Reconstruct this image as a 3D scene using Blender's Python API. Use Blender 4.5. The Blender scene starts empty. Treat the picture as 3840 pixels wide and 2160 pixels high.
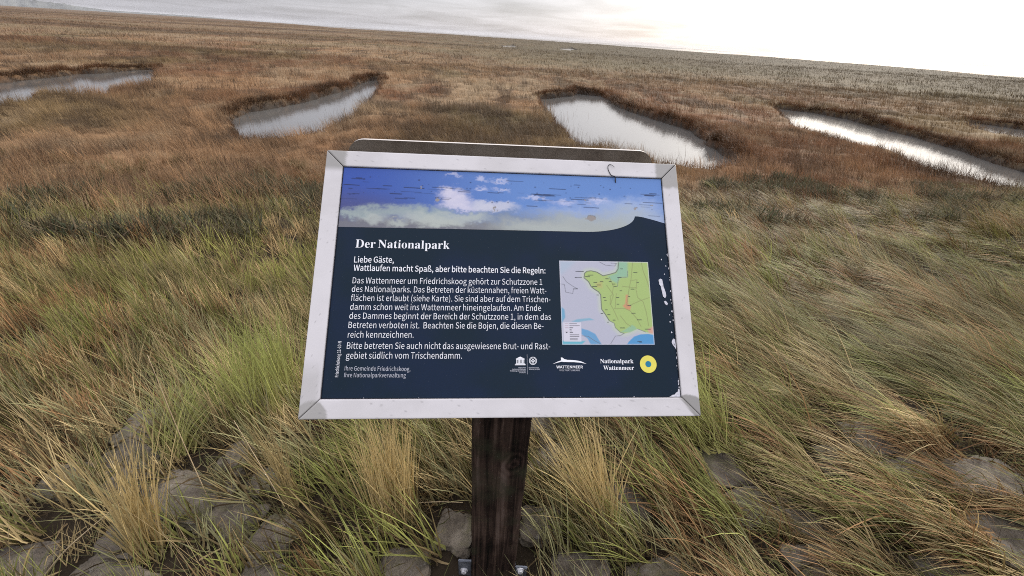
import bpy, bmesh, math, random
import numpy as np
from mathutils import Vector, Matrix

# ------------------------------------------------------------------ camera, sky, sun, exposure
scene = bpy.context.scene
col = scene.collection
EYE = 1.40          # eye height above the ground at the foot of the post
WATER = -1.25       # level of the marsh water
cam_d = bpy.data.cameras.new('camera')
cam_d.angle = 2 * math.atan(1920 / 1541.07)
cam_d.sensor_fit = 'HORIZONTAL'
cam_d.clip_start = 0.02
cam_d.clip_end = 30000
cam = bpy.data.objects.new('camera', cam_d)
col.objects.link(cam)
CR = Matrix(((0.9980463625, -0.0624776622, 0.0), (0.0325574200, 0.5200869144, -0.8534925986), (0.0533242224, 0.8518251834, 0.5211049646)))
cam.matrix_world = Matrix.Translation((0, 0, EYE)) @ CR.to_4x4()
scene.camera = cam

SUN_AZ, SUN_EL = math.radians(37), math.radians(17)
sun_dir = Vector((math.sin(SUN_AZ) * math.cos(SUN_EL), math.cos(SUN_AZ) * math.cos(SUN_EL), math.sin(SUN_EL)))
sun_d = bpy.data.lights.new('sun', 'SUN')
sun_d.energy = 1.5
sun_d.angle = math.radians(10)
sun_d.color = (1.0, 0.93, 0.83)
sun = bpy.data.objects.new('sun', sun_d)
col.objects.link(sun)
sun.rotation_euler = sun_dir.to_track_quat('Z', 'Y').to_euler()

world = bpy.data.worlds.new('World')
scene.world = world
world.use_nodes = True
nt = world.node_tree
nt.nodes.clear()


def N(nt, kind, **kw):
    n = nt.nodes.new(kind)
    for k, v in kw.items():
        if k in n.inputs.keys():
            n.inputs[k].default_value = v
        else:
            setattr(n, k, v)
    return n


def L(nt, a, b):
    nt.links.new(a, b)


def MATH(nt, op, a, b=None, clamp=False):
    n = nt.nodes.new('ShaderNodeMath')
    n.operation = op
    n.use_clamp = clamp
    for i, q in enumerate((a, b)):
        if q is None:
            continue
        if isinstance(q, (int, float)):
            n.inputs[i].default_value = q
        else:
            nt.links.new(q, n.inputs[i])
    return n.outputs[0]


def MIXC(nt, fac, a, b, blend='MIX'):
    n = nt.nodes.new('ShaderNodeMix')
    n.data_type = 'RGBA'
    n.blend_type = blend
    for i, q in ((0, fac), (6, a), (7, b)):
        if isinstance(q, (int, float)):
            n.inputs[i].default_value = q
        elif isinstance(q, tuple):
            n.inputs[i].default_value = (*q, 1) if len(q) == 3 else q
        else:
            nt.links.new(q, n.inputs[i])
    return n.outputs[2]


def RAMP(nt, fac, stops):
    n = nt.nodes.new('ShaderNodeValToRGB')
    e = n.color_ramp.elements
    while len(e) < len(stops):
        e.new(0.5)
    for q, (p, c) in zip(e, stops):
        q.position = p
        q.color = (*c, 1) if len(c) == 3 else c
    nt.links.new(fac, n.inputs[0])
    return n.outputs[0]


# thin overcast: Nishita sky seen through a cloud sheet that is brightest round the hidden sun
sky = N(nt, 'ShaderNodeTexSky')
sky.sky_type = 'NISHITA'
sky.sun_disc = False
sky.sun_elevation = SUN_EL
sky.sun_rotation = SUN_AZ
bg1 = N(nt, 'ShaderNodeBackground', Strength=0.1)
L(nt, sky.outputs[0], bg1.inputs[0])
tc = N(nt, 'ShaderNodeTexCoord')
vn = N(nt, 'ShaderNodeVectorMath', operation='NORMALIZE')
L(nt, tc.outputs['Generated'], vn.inputs[0])
dt = N(nt, 'ShaderNodeVectorMath', operation='DOT_PRODUCT')
L(nt, vn.outputs[0], dt.inputs[0])
dt.inputs[1].default_value = sun_dir
d01 = MATH(nt, 'MAXIMUM', dt.outputs['Value'], 0.0)
g1 = MATH(nt, 'MULTIPLY', MATH(nt, 'POWER', d01, 2.8), 0.42)
g2 = MATH(nt, 'MULTIPLY', MATH(nt, 'POWER', d01, 14.0), 0.9)
glow = MATH(nt, 'ADD', g1, g2)
sp = N(nt, 'ShaderNodeSeparateXYZ')
L(nt, vn.outputs[0], sp.inputs[0])
zz = MATH(nt, 'ADD', MATH(nt, 'ABSOLUTE', sp.outputs[2]), 0.06)
cb = N(nt, 'ShaderNodeCombineXYZ')
L(nt, MATH(nt, 'DIVIDE', sp.outputs[0], zz), cb.inputs[0])
L(nt, MATH(nt, 'DIVIDE', sp.outputs[1], zz), cb.inputs[1])
cn = N(nt, 'ShaderNodeTexNoise', Scale=0.60, Detail=7.0, Roughness=0.55, Distortion=0.5)
L(nt, cb.outputs[0], cn.inputs['Vector'])
cv = MATH(nt, 'MULTIPLY', MATH(nt, 'SUBTRACT', cn.outputs['Fac'], 0.5), 1.1)
amount = MATH(nt, 'ADD', glow, cv)
ccol = MIXC(nt, glow, (0.445, 0.445, 0.495), (0.66, 0.63, 0.60))
lum = MATH(nt, 'MULTIPLY', MATH(nt, 'ADD', MATH(nt, 'MULTIPLY', glow, 1.35), 1.0), MATH(nt, 'ADD', cv, 1.0))
# an overcast sky is three to four times brighter overhead than at the horizon
lum = MATH(nt, 'MULTIPLY', lum, MATH(nt, 'ADD', MATH(nt, 'MULTIPLY', MATH(nt, 'MAXIMUM', sp.outputs[2], 0.0), 1.35), 0.435))
bg2 = N(nt, 'ShaderNodeBackground')
L(nt, ccol, bg2.inputs[0])
L(nt, lum, bg2.inputs[1])
ms = N(nt, 'ShaderNodeMixShader')
ms.inputs[0].default_value = 0.93
L(nt, bg1.outputs[0], ms.inputs[1])
L(nt, bg2.outputs[0], ms.inputs[2])
wo = N(nt, 'ShaderNodeOutputWorld')
L(nt, ms.outputs[0], wo.inputs[0])

scene.view_settings.view_transform = 'Standard'
scene.view_settings.look = 'None'
scene.view_settings.gamma = 1
scene.view_settings.exposure = 1.14
scene.cycles.use_denoising = False
scene.cycles.filter_width = 1.0
scene.cycles.max_bounces = 5
scene.cycles.diffuse_bounces = 3
scene.cycles.glossy_bounces = 3
scene.cycles.transmission_bounces = 3
scene.cycles.transparent_max_bounces = 4
scene.cycles.caustics_reflective = False
scene.cycles.caustics_refractive = False

# ------------------------------------------------------------------ helpers
rng = np.random.default_rng(7)


def srgb(r, g, b):
    f = lambda c: ((c / 255) / 12.92 if c / 255 <= 0.04045 else ((c / 255 + 0.055) / 1.055) ** 2.4)
    return (f(r), f(g), f(b))


_LAT = np.random.default_rng(3).random((256, 256))


def vnoise(x, y):
    xi = np.floor(x).astype(int)
    yi = np.floor(y).astype(int)
    fx = x - xi
    fy = y - yi
    fx = fx * fx * (3 - 2 * fx)
    fy = fy * fy * (3 - 2 * fy)
    g = lambda a, b: _LAT[a & 255, b & 255]
    return (g(xi, yi) * (1 - fx) + g(xi + 1, yi) * fx) * (1 - fy) + (g(xi, yi + 1) * (1 - fx) + g(xi + 1, yi + 1) * fx) * fy


def fbm(x, y, o=4, gain=0.5):
    s = 0
    a = 1
    t = 0
    for i in range(o):
        s = s + a * vnoise(x * 2 ** i + 17.3 * i, y * 2 ** i + 9.1 * i)
        t += a
        a *= gain
    return s / t


def sstep(a, b, x):
    t = np.clip((x - a) / (b - a), 0, 1)
    return t * t * (3 - 2 * t)


def link_mesh(name, verts, faces_flat, loop_tot, mat, parent=None, color=None, smooth=False):
    """verts (n,3), faces_flat vertex indices, loop_tot loops per face"""
    me = bpy.data.meshes.new(name)
    verts = np.asarray(verts, np.float32)
    faces_flat = np.asarray(faces_flat, np.int32).ravel()
    loop_tot = np.asarray(loop_tot, np.int32)
    me.vertices.add(len(verts))
    me.vertices.foreach_set('co', verts.ravel())
    me.loops.add(len(faces_flat))
    me.loops.foreach_set('vertex_index', faces_flat)
    me.polygons.add(len(loop_tot))
    ls = np.zeros(len(loop_tot), np.int32)
    ls[1:] = np.cumsum(loop_tot)[:-1]
    me.polygons.foreach_set('loop_start', ls)
    me.polygons.foreach_set('loop_total', loop_tot)
    me.update(calc_edges=True)
    if color is not None:
        at = me.color_attributes.new('Col', 'FLOAT_COLOR', 'POINT')
        c = np.ones((len(verts), 4), np.float32)
        c[:, :3] = color
        at.data.foreach_set('color', c.ravel())
    if smooth:
        me.polygons.foreach_set('use_smooth', np.ones(len(loop_tot), bool))
    me.validate()
    if mat:
        me.materials.append(mat)
    o = bpy.data.objects.new(name, me)
    col.objects.link(o)
    if parent:
        o.parent = parent
    return o


def grid_faces(nu, nv):
    i = np.arange(nu * nv).reshape(nv, nu)
    return np.stack([i[:-1, :-1], i[:-1, 1:], i[1:, 1:], i[1:, :-1]], -1).reshape(-1, 4)


def bm_obj(name, bm, mat, parent=None, smooth=False):
    bmesh.ops.recalc_face_normals(bm, faces=bm.faces)
    me = bpy.data.meshes.new(name)
    bm.to_mesh(me)
    bm.free()
    if smooth:
        me.polygons.foreach_set('use_smooth', np.ones(len(me.polygons), bool))
    if mat:
        me.materials.append(mat)
    o = bpy.data.objects.new(name, me)
    col.objects.link(o)
    if parent:
        o.parent = parent
    return o


def tag(o, label=None, cat=None, group=None, kind=None):
    if label:
        o['label'] = label
    if cat:
        o['category'] = cat
    if group:
        o['group'] = group
    if kind:
        o['kind'] = kind
    return o


def mat_new(name):
    m = bpy.data.materials.new(name)
    m.use_nodes = True
    nt = m.node_tree
    nt.nodes.clear()
    out = N(nt, 'ShaderNodeOutputMaterial')
    b = N(nt, 'ShaderNodeBsdfPrincipled')
    L(nt, b.outputs[0], out.inputs[0])
    return m, nt, b, out


def attr_mat(name, rough=0.6, spec=0.3, noise=0.0, nscale=200.0, bump=0.0):
    m, nt, b, out = mat_new(name)
    a = N(nt, 'ShaderNodeAttribute')
    a.attribute_name = 'Col'
    c = a.outputs['Color']
    if noise:
        t = N(nt, 'ShaderNodeTexCoord')
        n = N(nt, 'ShaderNodeTexNoise', Scale=nscale, Detail=5.0)
        L(nt, t.outputs['Object'], n.inputs['Vector'])
        v = MATH(nt, 'ADD', MATH(nt, 'MULTIPLY', MATH(nt, 'SUBTRACT', n.outputs['Fac'], 0.5), noise * 2), 1.0)
        vm = N(nt, 'ShaderNodeVectorMath', operation='SCALE')
        L(nt, c, vm.inputs[0])
        L(nt, v, vm.inputs['Scale'])
        c = vm.outputs[0]
        if bump:
            bp = N(nt, 'ShaderNodeBump', Strength=bump, Distance=0.01)
            L(nt, n.outputs['Fac'], bp.inputs['Height'])
            L(nt, bp.outputs[0], b.inputs['Normal'])
    L(nt, c, b.inputs['Base Color'])
    b.inputs['Roughness'].default_value = rough
    b.inputs['Specular IOR Level'].default_value = spec
    return m


def flat_mat(name, c, rough=0.5, spec=0.3, noise=0.08, nscale=60.0, metallic=0.0):
    m, nt, b, out = mat_new(name)
    t = N(nt, 'ShaderNodeTexCoord')
    n = N(nt, 'ShaderNodeTexNoise', Scale=nscale, Detail=6.0)
    L(nt, t.outputs['Object'], n.inputs['Vector'])
    lo = tuple(max(0, q * (1 - noise * 2)) for q in c)
    hi = tuple(min(1, q * (1 + noise * 2)) for q in c)
    L(nt, RAMP(nt, n.outputs['Fac'], [(0.25, lo), (0.75, hi)]), b.inputs['Base Color'])
    b.inputs['Roughness'].default_value = rough
    b.inputs['Metallic'].default_value = metallic
    b.inputs['Specular IOR Level'].default_value = spec
    return m


# ------------------------------------------------------------------ setting: ground and water
POOLS = {
    'A': [(-20.23, 15.1), (-20.3, 16.05), (-20.64, 17.36), (-20.94, 18.95), (-21.4, 21.34), (-21.1, 22.49), (-21.16, 24.8), (-20.59, 25.33), (-15.93, 19.21), (-15.21, 17.09), (-14.85, 15.55), (-14.84, 14.94), (-15.43, 14.91), (-16.16, 14.62), (-15.08, 13.21), (-14.54, 11.94), (-14.25, 10.98), (-14.0, 10.14)],
    'B': [(-8.65, 12.6), (-8.85, 13.21), (-9.35, 14.59), (-9.06, 15.15), (-8.73, 17.07), (-8.73, 19.64), (-8.61, 22.16), (-9.07, 25.53), (-9.01, 27.1), (-8.5, 26.8), (-6.93, 21.37), (-6.6, 19.31), (-6.1, 17.41), (-5.45, 13.56), (-5.62, 11.82), (-6.07, 10.76), (-6.5, 10.45), (-6.85, 10.22)],
    'C': [(0.71, 22.87), (2.64, 25.1), (3.12, 26.59), (4.53, 25.88), (4.58, 22.44), (4.79, 19.71), (5.33, 18.37), (5.92, 16.81), (5.76, 14.78), (5.63, 12.65), (5.72, 11.65), (5.48, 10.9), (4.47, 9.81), (4.06, 9.97), (3.23, 10.05), (2.99, 10.66), (2.85, 10.94), (2.19, 11.67), (1.82, 11.76), (1.51, 12.51), (1.27, 13.98), (1.25, 15.68), (0.99, 17.98)],
    'D': [(13.88, 25.6), (15.7, 24.33), (16.31, 22.66), (16.11, 20.44), (16.19, 18.26), (15.87, 16.05), (15.29, 13.95), (15.2, 12.91), (14.97, 11.4), (12.99, 9.26), (11.98, 9.97), (11.4, 10.63), (11.56, 12.0), (11.77, 13.73), (11.24, 14.8), (11.39, 17.05), (11.54, 18.97)],
    'E': [(23.82, 24.05), (24.71, 23.66), (25.25, 22.65), (25.43, 20.61), (20.43, 16.12), (20.08, 17.82), (19.91, 18.88), (20.26, 19.79)],
    'F': [(-8.11, 151.82), (-5.16, 171.19), (-2.97, 148.79), (-3.86, 129.2), (-6.43, 126.68)],
    'G': [(11.4, 166.47), (17.38, 182.96), (16.25, 156.78), (11.6, 132.76), (9.62, 136.45)],
}


POOLS['C'] = [(x + 0.35, y) if (x > 4.7 and y < 20) else (x, y) for x, y in POOLS['C']]
POOLS['E'] = [(x, y - 0.7) if y < 19 else (x, y + 0.3) for x, y in POOLS['E']]


def poly_sdf(poly, x, y):
    """signed distance, negative inside"""
    p = np.array(poly)
    d = np.full(x.shape, 1e9)
    ins = np.zeros(x.shape, bool)
    n = len(p)
    for i in range(n):
        a = p[i]
        b = p[(i + 1) % n]
        e = b - a
        t = np.clip(((x - a[0]) * e[0] + (y - a[1]) * e[1]) / max(e @ e, 1e-12), 0, 1)
        d = np.minimum(d, np.hypot(x - a[0] - t * e[0], y - a[1] - t * e[1]))
        c = (a[1] > y) != (b[1] > y)
        with np.errstate(divide='ignore', invalid='ignore'):
            xi = a[0] + (y - a[1]) / (b[1] - a[1] if b[1] != a[1] else 1e-12) * e[0]
        ins ^= c & (x < xi)
    return np.where(ins, -d, d)


def pool_d(x, y):
    w = 0.35 * (fbm(x * 1.3 + 40, y * 1.3, 3) - 0.5)
    d = np.full(x.shape, 50.0)
    for k, p in POOLS.items():
        pa = np.array(p)
        m = (x > pa[:, 0].min() - 4) & (x < pa[:, 0].max() + 4) & (y > pa[:, 1].min() - 4) & (y < pa[:, 1].max() + 4)
        if m.any():
            q = d[m]
            d[m] = np.minimum(q, poly_sdf(p, x[m], y[m]) + w[m])
    return d


def coast_dist(x, y):
    """distance of the marsh edge from the viewer along this bearing"""
    az = np.degrees(np.arctan2(x, y))
    return 380 - 150 * sstep(20, 50, az) + 3200 * sstep(-20, -44, az) + 60 * (fbm(az * 0.2 + 5, az * 0 + 2, 3) - 0.5)


def ground_z(x, y, pools=None):
    s = y - 0.15 * x
    slope = -1.05 * (sstep(0.0, 9.0, s - 0.2) * 0.5 + np.clip((s - 0.9) / 7.0, 0, 1) * 0.5)
    marsh = sstep(7.0, 9.0, s)
    z = slope + marsh * (0.22 * (fbm(x * 0.35, y * 0.35, 3) - 0.5) + 0.20 * (fbm(x * 1.3 + 3, y * 1.3, 2) - 0.5))
    z = z + (1 - marsh) * 0.05 * (fbm(x * 2.2, y * 2.2, 3) - 0.5)
    far = np.hypot(x, y)
    z = z + marsh * sstep(30, 120, far) * 0.25 * (fbm(x * 0.06, y * 0.06, 3) - 0.5)
    pd = pool_d(x, y) if pools is None else pools
    z = z - 0.55 * (1 - sstep(-0.22, 0.10, pd))
    az = np.degrees(np.arctan2(x, y))
    z = z + 1.25 * sstep(50, 330, far) * np.clip(1 - ((az + 9) / 30) ** 2, 0, 1) * (y > 0) * sstep(0.0, 4.0, pd)     # low levee towards the sea
    cd = coast_dist(x, y)
    z = z - 2.6 * sstep(0, 30, far - cd)
    return z


def axis(fine, lo, hi, step, grow, end):
    a = list(np.arange(lo, hi, step))
    s = step
    x = a[-1]
    while x < end:
        s *= grow
        x += s
        a.append(x)
    s = step
    x = a[0]
    b = []
    while x > -end and fine:
        s *= grow
        x -= s
        b.append(x)
    return np.array(b[::-1] + a)


gx = axis(True, -24, 28, 0.13, 1.09, 6500)
gy = np.concatenate([-np.array([60, 25, 10, 5, 3, 2.0]), axis(False, -1.5, 30, 0.10, 1.06, 7000)])
GX, GY = np.meshgrid(gx, gy)
GX = GX.ravel()
GY = GY.ravel()
GPD = pool_d(GX, GY)
GZ = ground_z(GX, GY, GPD)

TAN, RUST, DARK, OLIVE, PALE = [np.array(c) for c in ((0.300, 0.180, 0.092), (0.195, 0.098, 0.047), (0.085, 0.055, 0.032), (0.135, 0.115, 0.048), (0.37, 0.275, 0.165))]
GREEN, GREY, STRAW, LIME = [np.array(c) for c in ((0.118, 0.132, 0.034), (0.180, 0.178, 0.082), (0.36, 0.275, 0.125), (0.185, 0.205, 0.055))]


def mixc(a, b, t):
    return a + (b - a) * np.asarray(t)[..., None]


def marsh_color(x, y):
    r = np.hypot(x, y)
    sc = 1.0
    n1 = fbm(x * 0.16 + 11, y * 0.10 + 5, 4, 0.6)
    n2 = fbm(x * 0.45 + 31, y * 0.28 + 8, 4, 0.6)
    n3 = fbm(x * 0.05 + 3, y * 0.03 + 70, 3)
    c = mixc(np.broadcast_to(RUST, x.shape + (3,)), TAN, sstep(0.36, 0.62, n1))
    c = mixc(c, DARK, 0.75 * sstep(0.56, 0.74, n2))
    c = mixc(c, PALE, 0.65 * sstep(0.60, 0.76, fbm(x * 0.22 + 71, y * 0.13 + 2, 4, 0.6)))
    c = mixc(c, OLIVE, 0.5 * sstep(0.54, 0.70, fbm(x * 0.14 + 20, y * 0.09 + 33, 3)))
    s_ = y - 0.25 * x
    c = mixc(c, TAN * 1.12, 0.60 * sstep(11.5, 7.5, s_) * sstep(0.36, 0.52, fbm(x * 0.5 + 15, y * 0.6 + 61, 3)))
    q = fbm(x * 0.8 + 7, y * 0.5 + 19, 3, 0.6)
    c = mixc(c, PALE * 0.85, 0.5 * sstep(0.56, 0.70, q))
    c = mixc(c, DARK * 0.9, 0.7 * sstep(0.43, 0.31, q))
    q = fbm(x * 0.012 + 40, y * 0.035 + 9, 4, 0.6)
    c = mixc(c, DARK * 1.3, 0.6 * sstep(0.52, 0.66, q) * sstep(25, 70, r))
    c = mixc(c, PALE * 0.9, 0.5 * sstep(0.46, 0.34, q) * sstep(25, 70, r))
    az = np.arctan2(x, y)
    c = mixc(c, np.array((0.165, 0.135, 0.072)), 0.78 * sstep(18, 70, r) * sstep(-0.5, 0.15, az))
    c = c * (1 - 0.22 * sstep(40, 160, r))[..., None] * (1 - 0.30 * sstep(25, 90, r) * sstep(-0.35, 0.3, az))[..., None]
    return c


soil = np.array((0.030, 0.022, 0.014))
mud = np.array((0.050, 0.041, 0.033))
gs = GY - 0.25 * GX
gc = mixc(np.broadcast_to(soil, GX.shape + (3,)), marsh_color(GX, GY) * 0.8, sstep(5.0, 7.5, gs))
gc = mixc(gc, mud, 1 - sstep(0.0, 0.16, GPD))
gc = mixc(gc, np.array((0.20, 0.18, 0.15)), sstep(-4, 10, np.hypot(GX, GY) - coast_dist(GX, GY)))
mat_ground = attr_mat('ground_soil', 0.95, 0.1, 0.45, 3.0, 0.6)
ground = link_mesh('ground', np.stack([GX, GY, GZ], 1), grid_faces(len(gx), len(gy)), np.full((len(gx) - 1) * (len(gy) - 1), 4), mat_ground, color=gc, smooth=True)
tag(ground, 'brown salt marsh soil sloping down from the stone bank', 'ground', kind='structure')

# water of the pools and the distant tidal flat
m, nt, b, out = mat_new('marsh_water')
b.inputs['Base Color'].default_value = (0.115, 0.11, 0.10, 1)
b.inputs['Roughness'].default_value = 0.07
b.inputs['IOR'].default_value = 1.33
t = N(nt, 'ShaderNodeTexCoord')
mp = N(nt, 'ShaderNodeMapping')
mp.inputs['Rotation'].default_value = (0, 0, 0.5)
mp.inputs['Scale'].default_value = (1.0, 2.2, 1.0)
L(nt, t.outputs['Object'], mp.inputs[0])
n1 = N(nt, 'ShaderNodeTexNoise', Scale=5.0, Detail=3.0, Roughness=0.5)
L(nt, mp.outputs[0], n1.inputs['Vector'])
bp = N(nt, 'ShaderNodeBump', Strength=0.12, Distance=0.02)
L(nt, n1.outputs['Fac'], bp.inputs['Height'])
L(nt, bp.outputs[0], b.inputs['Normal'])
bm = bmesh.new()
vs = [bm.verts.new(p) for p in ((-8000, 4, WATER), (8000, 4, WATER), (8000, 9000, WATER), (-8000, 9000, WATER))]
bm.faces.new(vs)
water = bm_obj('water', bm, m)
tag(water, 'still grey tidal water in the marsh pools and on the far flats', 'water', kind='structure')

# ------------------------------------------------------------------ the information board
SC = Vector((-0.009226, 0.607835, EYE - 0.351813))
SR = Matrix(((0.995842397, -0.062938025, 0.065853814), (0.091085113, 0.697453515, -0.710817907), (-0.001192499, 0.713860910, 0.700286498)))
board = bpy.data.objects.new('information_board', None)
col.objects.link(board)
board.location = (0.0, 0.66, 0.0)
tag(board, 'tilted information board with white metal frame on a dark wooden post', 'sign')
BM = Matrix.Translation(SC) @ SR.to_4x4()
BL = Matrix.Translation((0, -0.66, 0)) @ BM     # board plane in the Empty's space
BLn = np.array(BL)


def plane_pts(u, v, w):
    """millimetres on the board -> coordinates in the Empty's space"""
    u = np.asarray(u, float) / 1000
    v = np.asarray(v, float) / 1000
    w = np.broadcast_to(np.asarray(w, float) / 1000, u.shape)
    P = np.stack([u, v, w, np.ones_like(u)], -1)
    return (P @ BLn.T)[..., :3]


# materials
mat_panel = attr_mat('panel_print', 0.22, 0.14)
mat_photo = attr_mat('photo_print', 0.25, 0.14)
mat_map = attr_mat('map_print', 0.3, 0.4)
mat_white = flat_mat('white_ink', (0.88, 0.88, 0.88), 0.4, 0.3, 0.02)
mat_dim = flat_mat('faded_ink', (0.55, 0.56, 0.60), 0.4, 0.3, 0.05)
mat_yellow = flat_mat('yellow_ink', srgb(226, 214, 92), 0.4, 0.3, 0.03)
mat_teal = flat_mat('teal_ink', srgb(28, 120, 150), 0.4, 0.3, 0.03)
mat_frame = attr_mat('painted_aluminium', 0.45, 0.4, 0.06, 25.0)
mat_gap = flat_mat('mitre_gap', (0.03, 0.03, 0.035), 0.9, 0.1)

OW, OH, IW, IH = 320.0, 228.45, 290.5, 198.7
# panel: dark blue print, 6 mm thick edge, slightly clouded
nu, nv = 200, 140
U, V = np.meshgrid(np.linspace(-296, 296, nu), np.linspace(-204, 204, nv))
k = fbm(U * 0.012 + 3, V * 0.012, 4)
pc = mixc(np.broadcast_to(np.array(srgb(14, 33, 46)), U.shape + (3,)), np.array(srgb(17, 34, 56)), sstep(0.3, 0.7, k))
gu = np.abs(U) > 291
panel_v = plane_pts(U.ravel(), V.ravel(), -4.0)
back = plane_pts(np.array([-296, 296, 296, -296.]), np.array([-204, -204, 204, 204.]), -9.0)
f = grid_faces(nu, nv)
n0 = nu * nv
edge = []
rim = list(range(nu)) + [nu * (j + 1) - 1 for j in range(1, nv)] + [n0 - 2 - i for i in range(nu - 1)] + [nu * (nv - 2 - j) for j in range(nv - 2)]
fl = f.ravel().tolist() + [n0, n0 + 3, n0 + 2, n0 + 1]
lt = [4] * len(f) + [4]
panel = link_mesh('panel', np.concatenate([panel_v, back]), fl, lt, mat_panel, board, np.concatenate([pc.reshape(-1, 3), np.tile(pc[0, 0], (4, 1))]))
tag(panel, 'dark blue printed panel with white text')


# photo strip: clouded sky print over the dark field with its wave-shaped lower edge
def v_low(u):
    lft = np.interp(u, [-300, -288.9, -93.4, 51.7, 138.1], [85.8, 85.9, 87.6, 88.4, 89.0])
    k = np.clip((u - 138.1) / 95.4, 0, 1)
    crest = 121.7 - 32.7 * np.sqrt(1 - k * k)          # the hollow face of the wave
    rgt = np.interp(u, [233.5, 240, 249.8, 265.1, 287.9, 300], [121.7, 121.5, 120.0, 116.3, 109.9, 106])
    return np.where(u < 138.1, lft, np.where(u < 233.5, crest, rgt))


nu, nv = 620, 130
uu = np.linspace(-293, 293, nu)
tt = np.linspace(0, 1, nv)
U, T_ = np.meshgrid(uu, tt)
V = v_low(U) + (201 - v_low(U)) * T_
X = 1291 + U / 0.2944
Y = 235 + (199 - V) / 0.307
wx = X + 55 * (fbm(X * 0.02, Y * 0.03, 5, 0.6) - 0.5) + 26 * (fbm(X * 0.07 + 9, Y * 0.09, 4, .65) - 0.5)
wy = Y + 70 * (fbm(X * 0.018 + 50, Y * 0.03 + 20, 5, 0.6) - 0.5) + 26 * (fbm(X * 0.07 + 80, Y * 0.09 + 31, 4, .65) - 0.5)
S3 = lambda *c: np.array(srgb(*c))
pcol = mixc(np.broadcast_to(S3(62, 88, 162), U.shape + (3,)), S3(104, 138, 192), sstep(320, 1500, X))
pcol = mixc(pcol, S3(80, 84, 128), 0.9 * sstep(350, 520, Y + 0.10 * (700 - X)) * sstep(1000, 400, X))
pcol = mixc(pcol, S3(128, 140, 156), sstep(420, 520, wy - 0.02 * (X - 900)) * sstep(800, 1300, X))
pcol = mixc(pcol, S3(118, 118, 124), sstep(520, 575, wy))
pcol = mixc(pcol, S3(150, 155, 150), 0.8 * sstep(550, 600, wy) * sstep(900, 1500, X))


def blob(c, x, y, rx, ry, soft=0.35, amt=1.0):
    global pcol
    d = np.hypot((wx - x) / rx, (wy - y) / ry)
    pcol = mixc(pcol, S3(*c), 0.88 * amt * sstep(1 + soft * 1.7, 1 - soft * 1.7, d))


for q in ((1950, 420, 170, 34), (2150, 430, 110, 45), (1700, 470, 200, 25), (2080, 500, 160, 35), (2230, 520, 60, 40)):
    blob((176, 190, 215), *q, 0.8, 0.6)
for q in ((350, 530, 60, 16), (430, 520, 90, 26), (560, 505, 110, 32), (720, 492, 120, 34), (860, 510, 110, 34)):
    blob((160, 172, 164), *q, 0.45, 0.85)
for q in ((500, 548, 80, 24), (640, 575, 50, 22), (760, 535, 100, 30), (840, 560, 90, 30), (960, 540, 130, 36), (1080, 515, 90, 26), (920, 560, 80, 26)):
    blob((178, 184, 174), *q, 0.4, 0.9)
for q in ((1500, 575, 170, 30), (1640, 580, 210, 32), (1850, 562, 200, 48), (2010, 552, 110, 44), (1700, 520, 160, 30), (1350, 560, 130, 30), (2050, 470, 140, 40)):
    blob((176, 182, 174), *q, 0.7, 0.75)
for q in ((940, 358, 46, 28), (965, 390, 84, 38), (990, 425, 90, 34), (1010, 458, 120, 22)):
    blob((206, 202, 214), *q, 0.3, 0.95)
for q in ((1140, 432, 60, 22), (1235, 448, 105, 26), (1160, 464, 60, 20)):
    blob((200, 200, 208), *q, 0.35, 0.9)
for q in ((1640, 412, 62, 18), (1470, 398, 75, 10), (1240, 288, 45, 9), (1130, 285, 32, 11), (955, 266, 40, 9), (1130, 350, 34, 11), (1260, 350, 40, 10), (1860, 400, 60, 14)):
    blob((202, 202, 220), *q, 0.5, 0.75)
# scratches and flaked spots of the print
r2 = random.Random(5)
for i in range(60):
    x = r2.uniform(340, 2240)
    y = r2.gauss(375, 38)
    ln = r2.uniform(8, 62)
    d = np.maximum(np.abs(X - x) - ln, 0) / 6 + np.abs(Y - y - 0.02 * (X - x)) / r2.uniform(1.6, 3.2)
    pcol = mixc(pcol, S3(44, 50, 74), r2.uniform(0.25, 0.85) * sstep(1.5, 0.5, d))
for i in range(40):
    x = r2.uniform(330, 2240)
    y = r2.uniform(285, 440)
    r = r2.uniform(2.5, 6.5)
    pcol = mixc(pcol, S3(46, 50, 74), r2.uniform(0.3, 0.8) * sstep(1.3, 0.7, np.hypot(X - x, (Y - y) * 1.2) / r))
for (x, y, rx, ry) in ((868, 420, 14, 14), (1213, 470, 11, 17), (1805, 510, 28, 16), (2090, 438, 18, 7), (2198, 417, 10, 6), (1772, 393, 8, 5), (772, 347, 6, 6)):
    q = np.hypot((X - x + 40 * (fbm(X * .09, Y * .09, 3) - .5)) / rx, (Y - y + 26 * (fbm(X * .1 + 9, Y * .12, 3) - .5)) / ry)
    pcol = mixc(pcol, S3(52, 48, 52), 0.6 * sstep(1.3, 1.0, q) * sstep(-0.2, -0.6, (Y - y) / ry))
    pcol = mixc(pcol, S3(150, 143, 136), sstep(1.02, 0.8, q))
photo = link_mesh('photo_strip', plane_pts(U.ravel(), V.ravel(), -3.6), grid_faces(nu, nv), np.full((nu - 1) * (nv - 1), 4), mat_photo, panel, pcol.reshape(-1, 3))
tag(photo, 'printed blue sky with clouds along the top of the panel')

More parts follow.
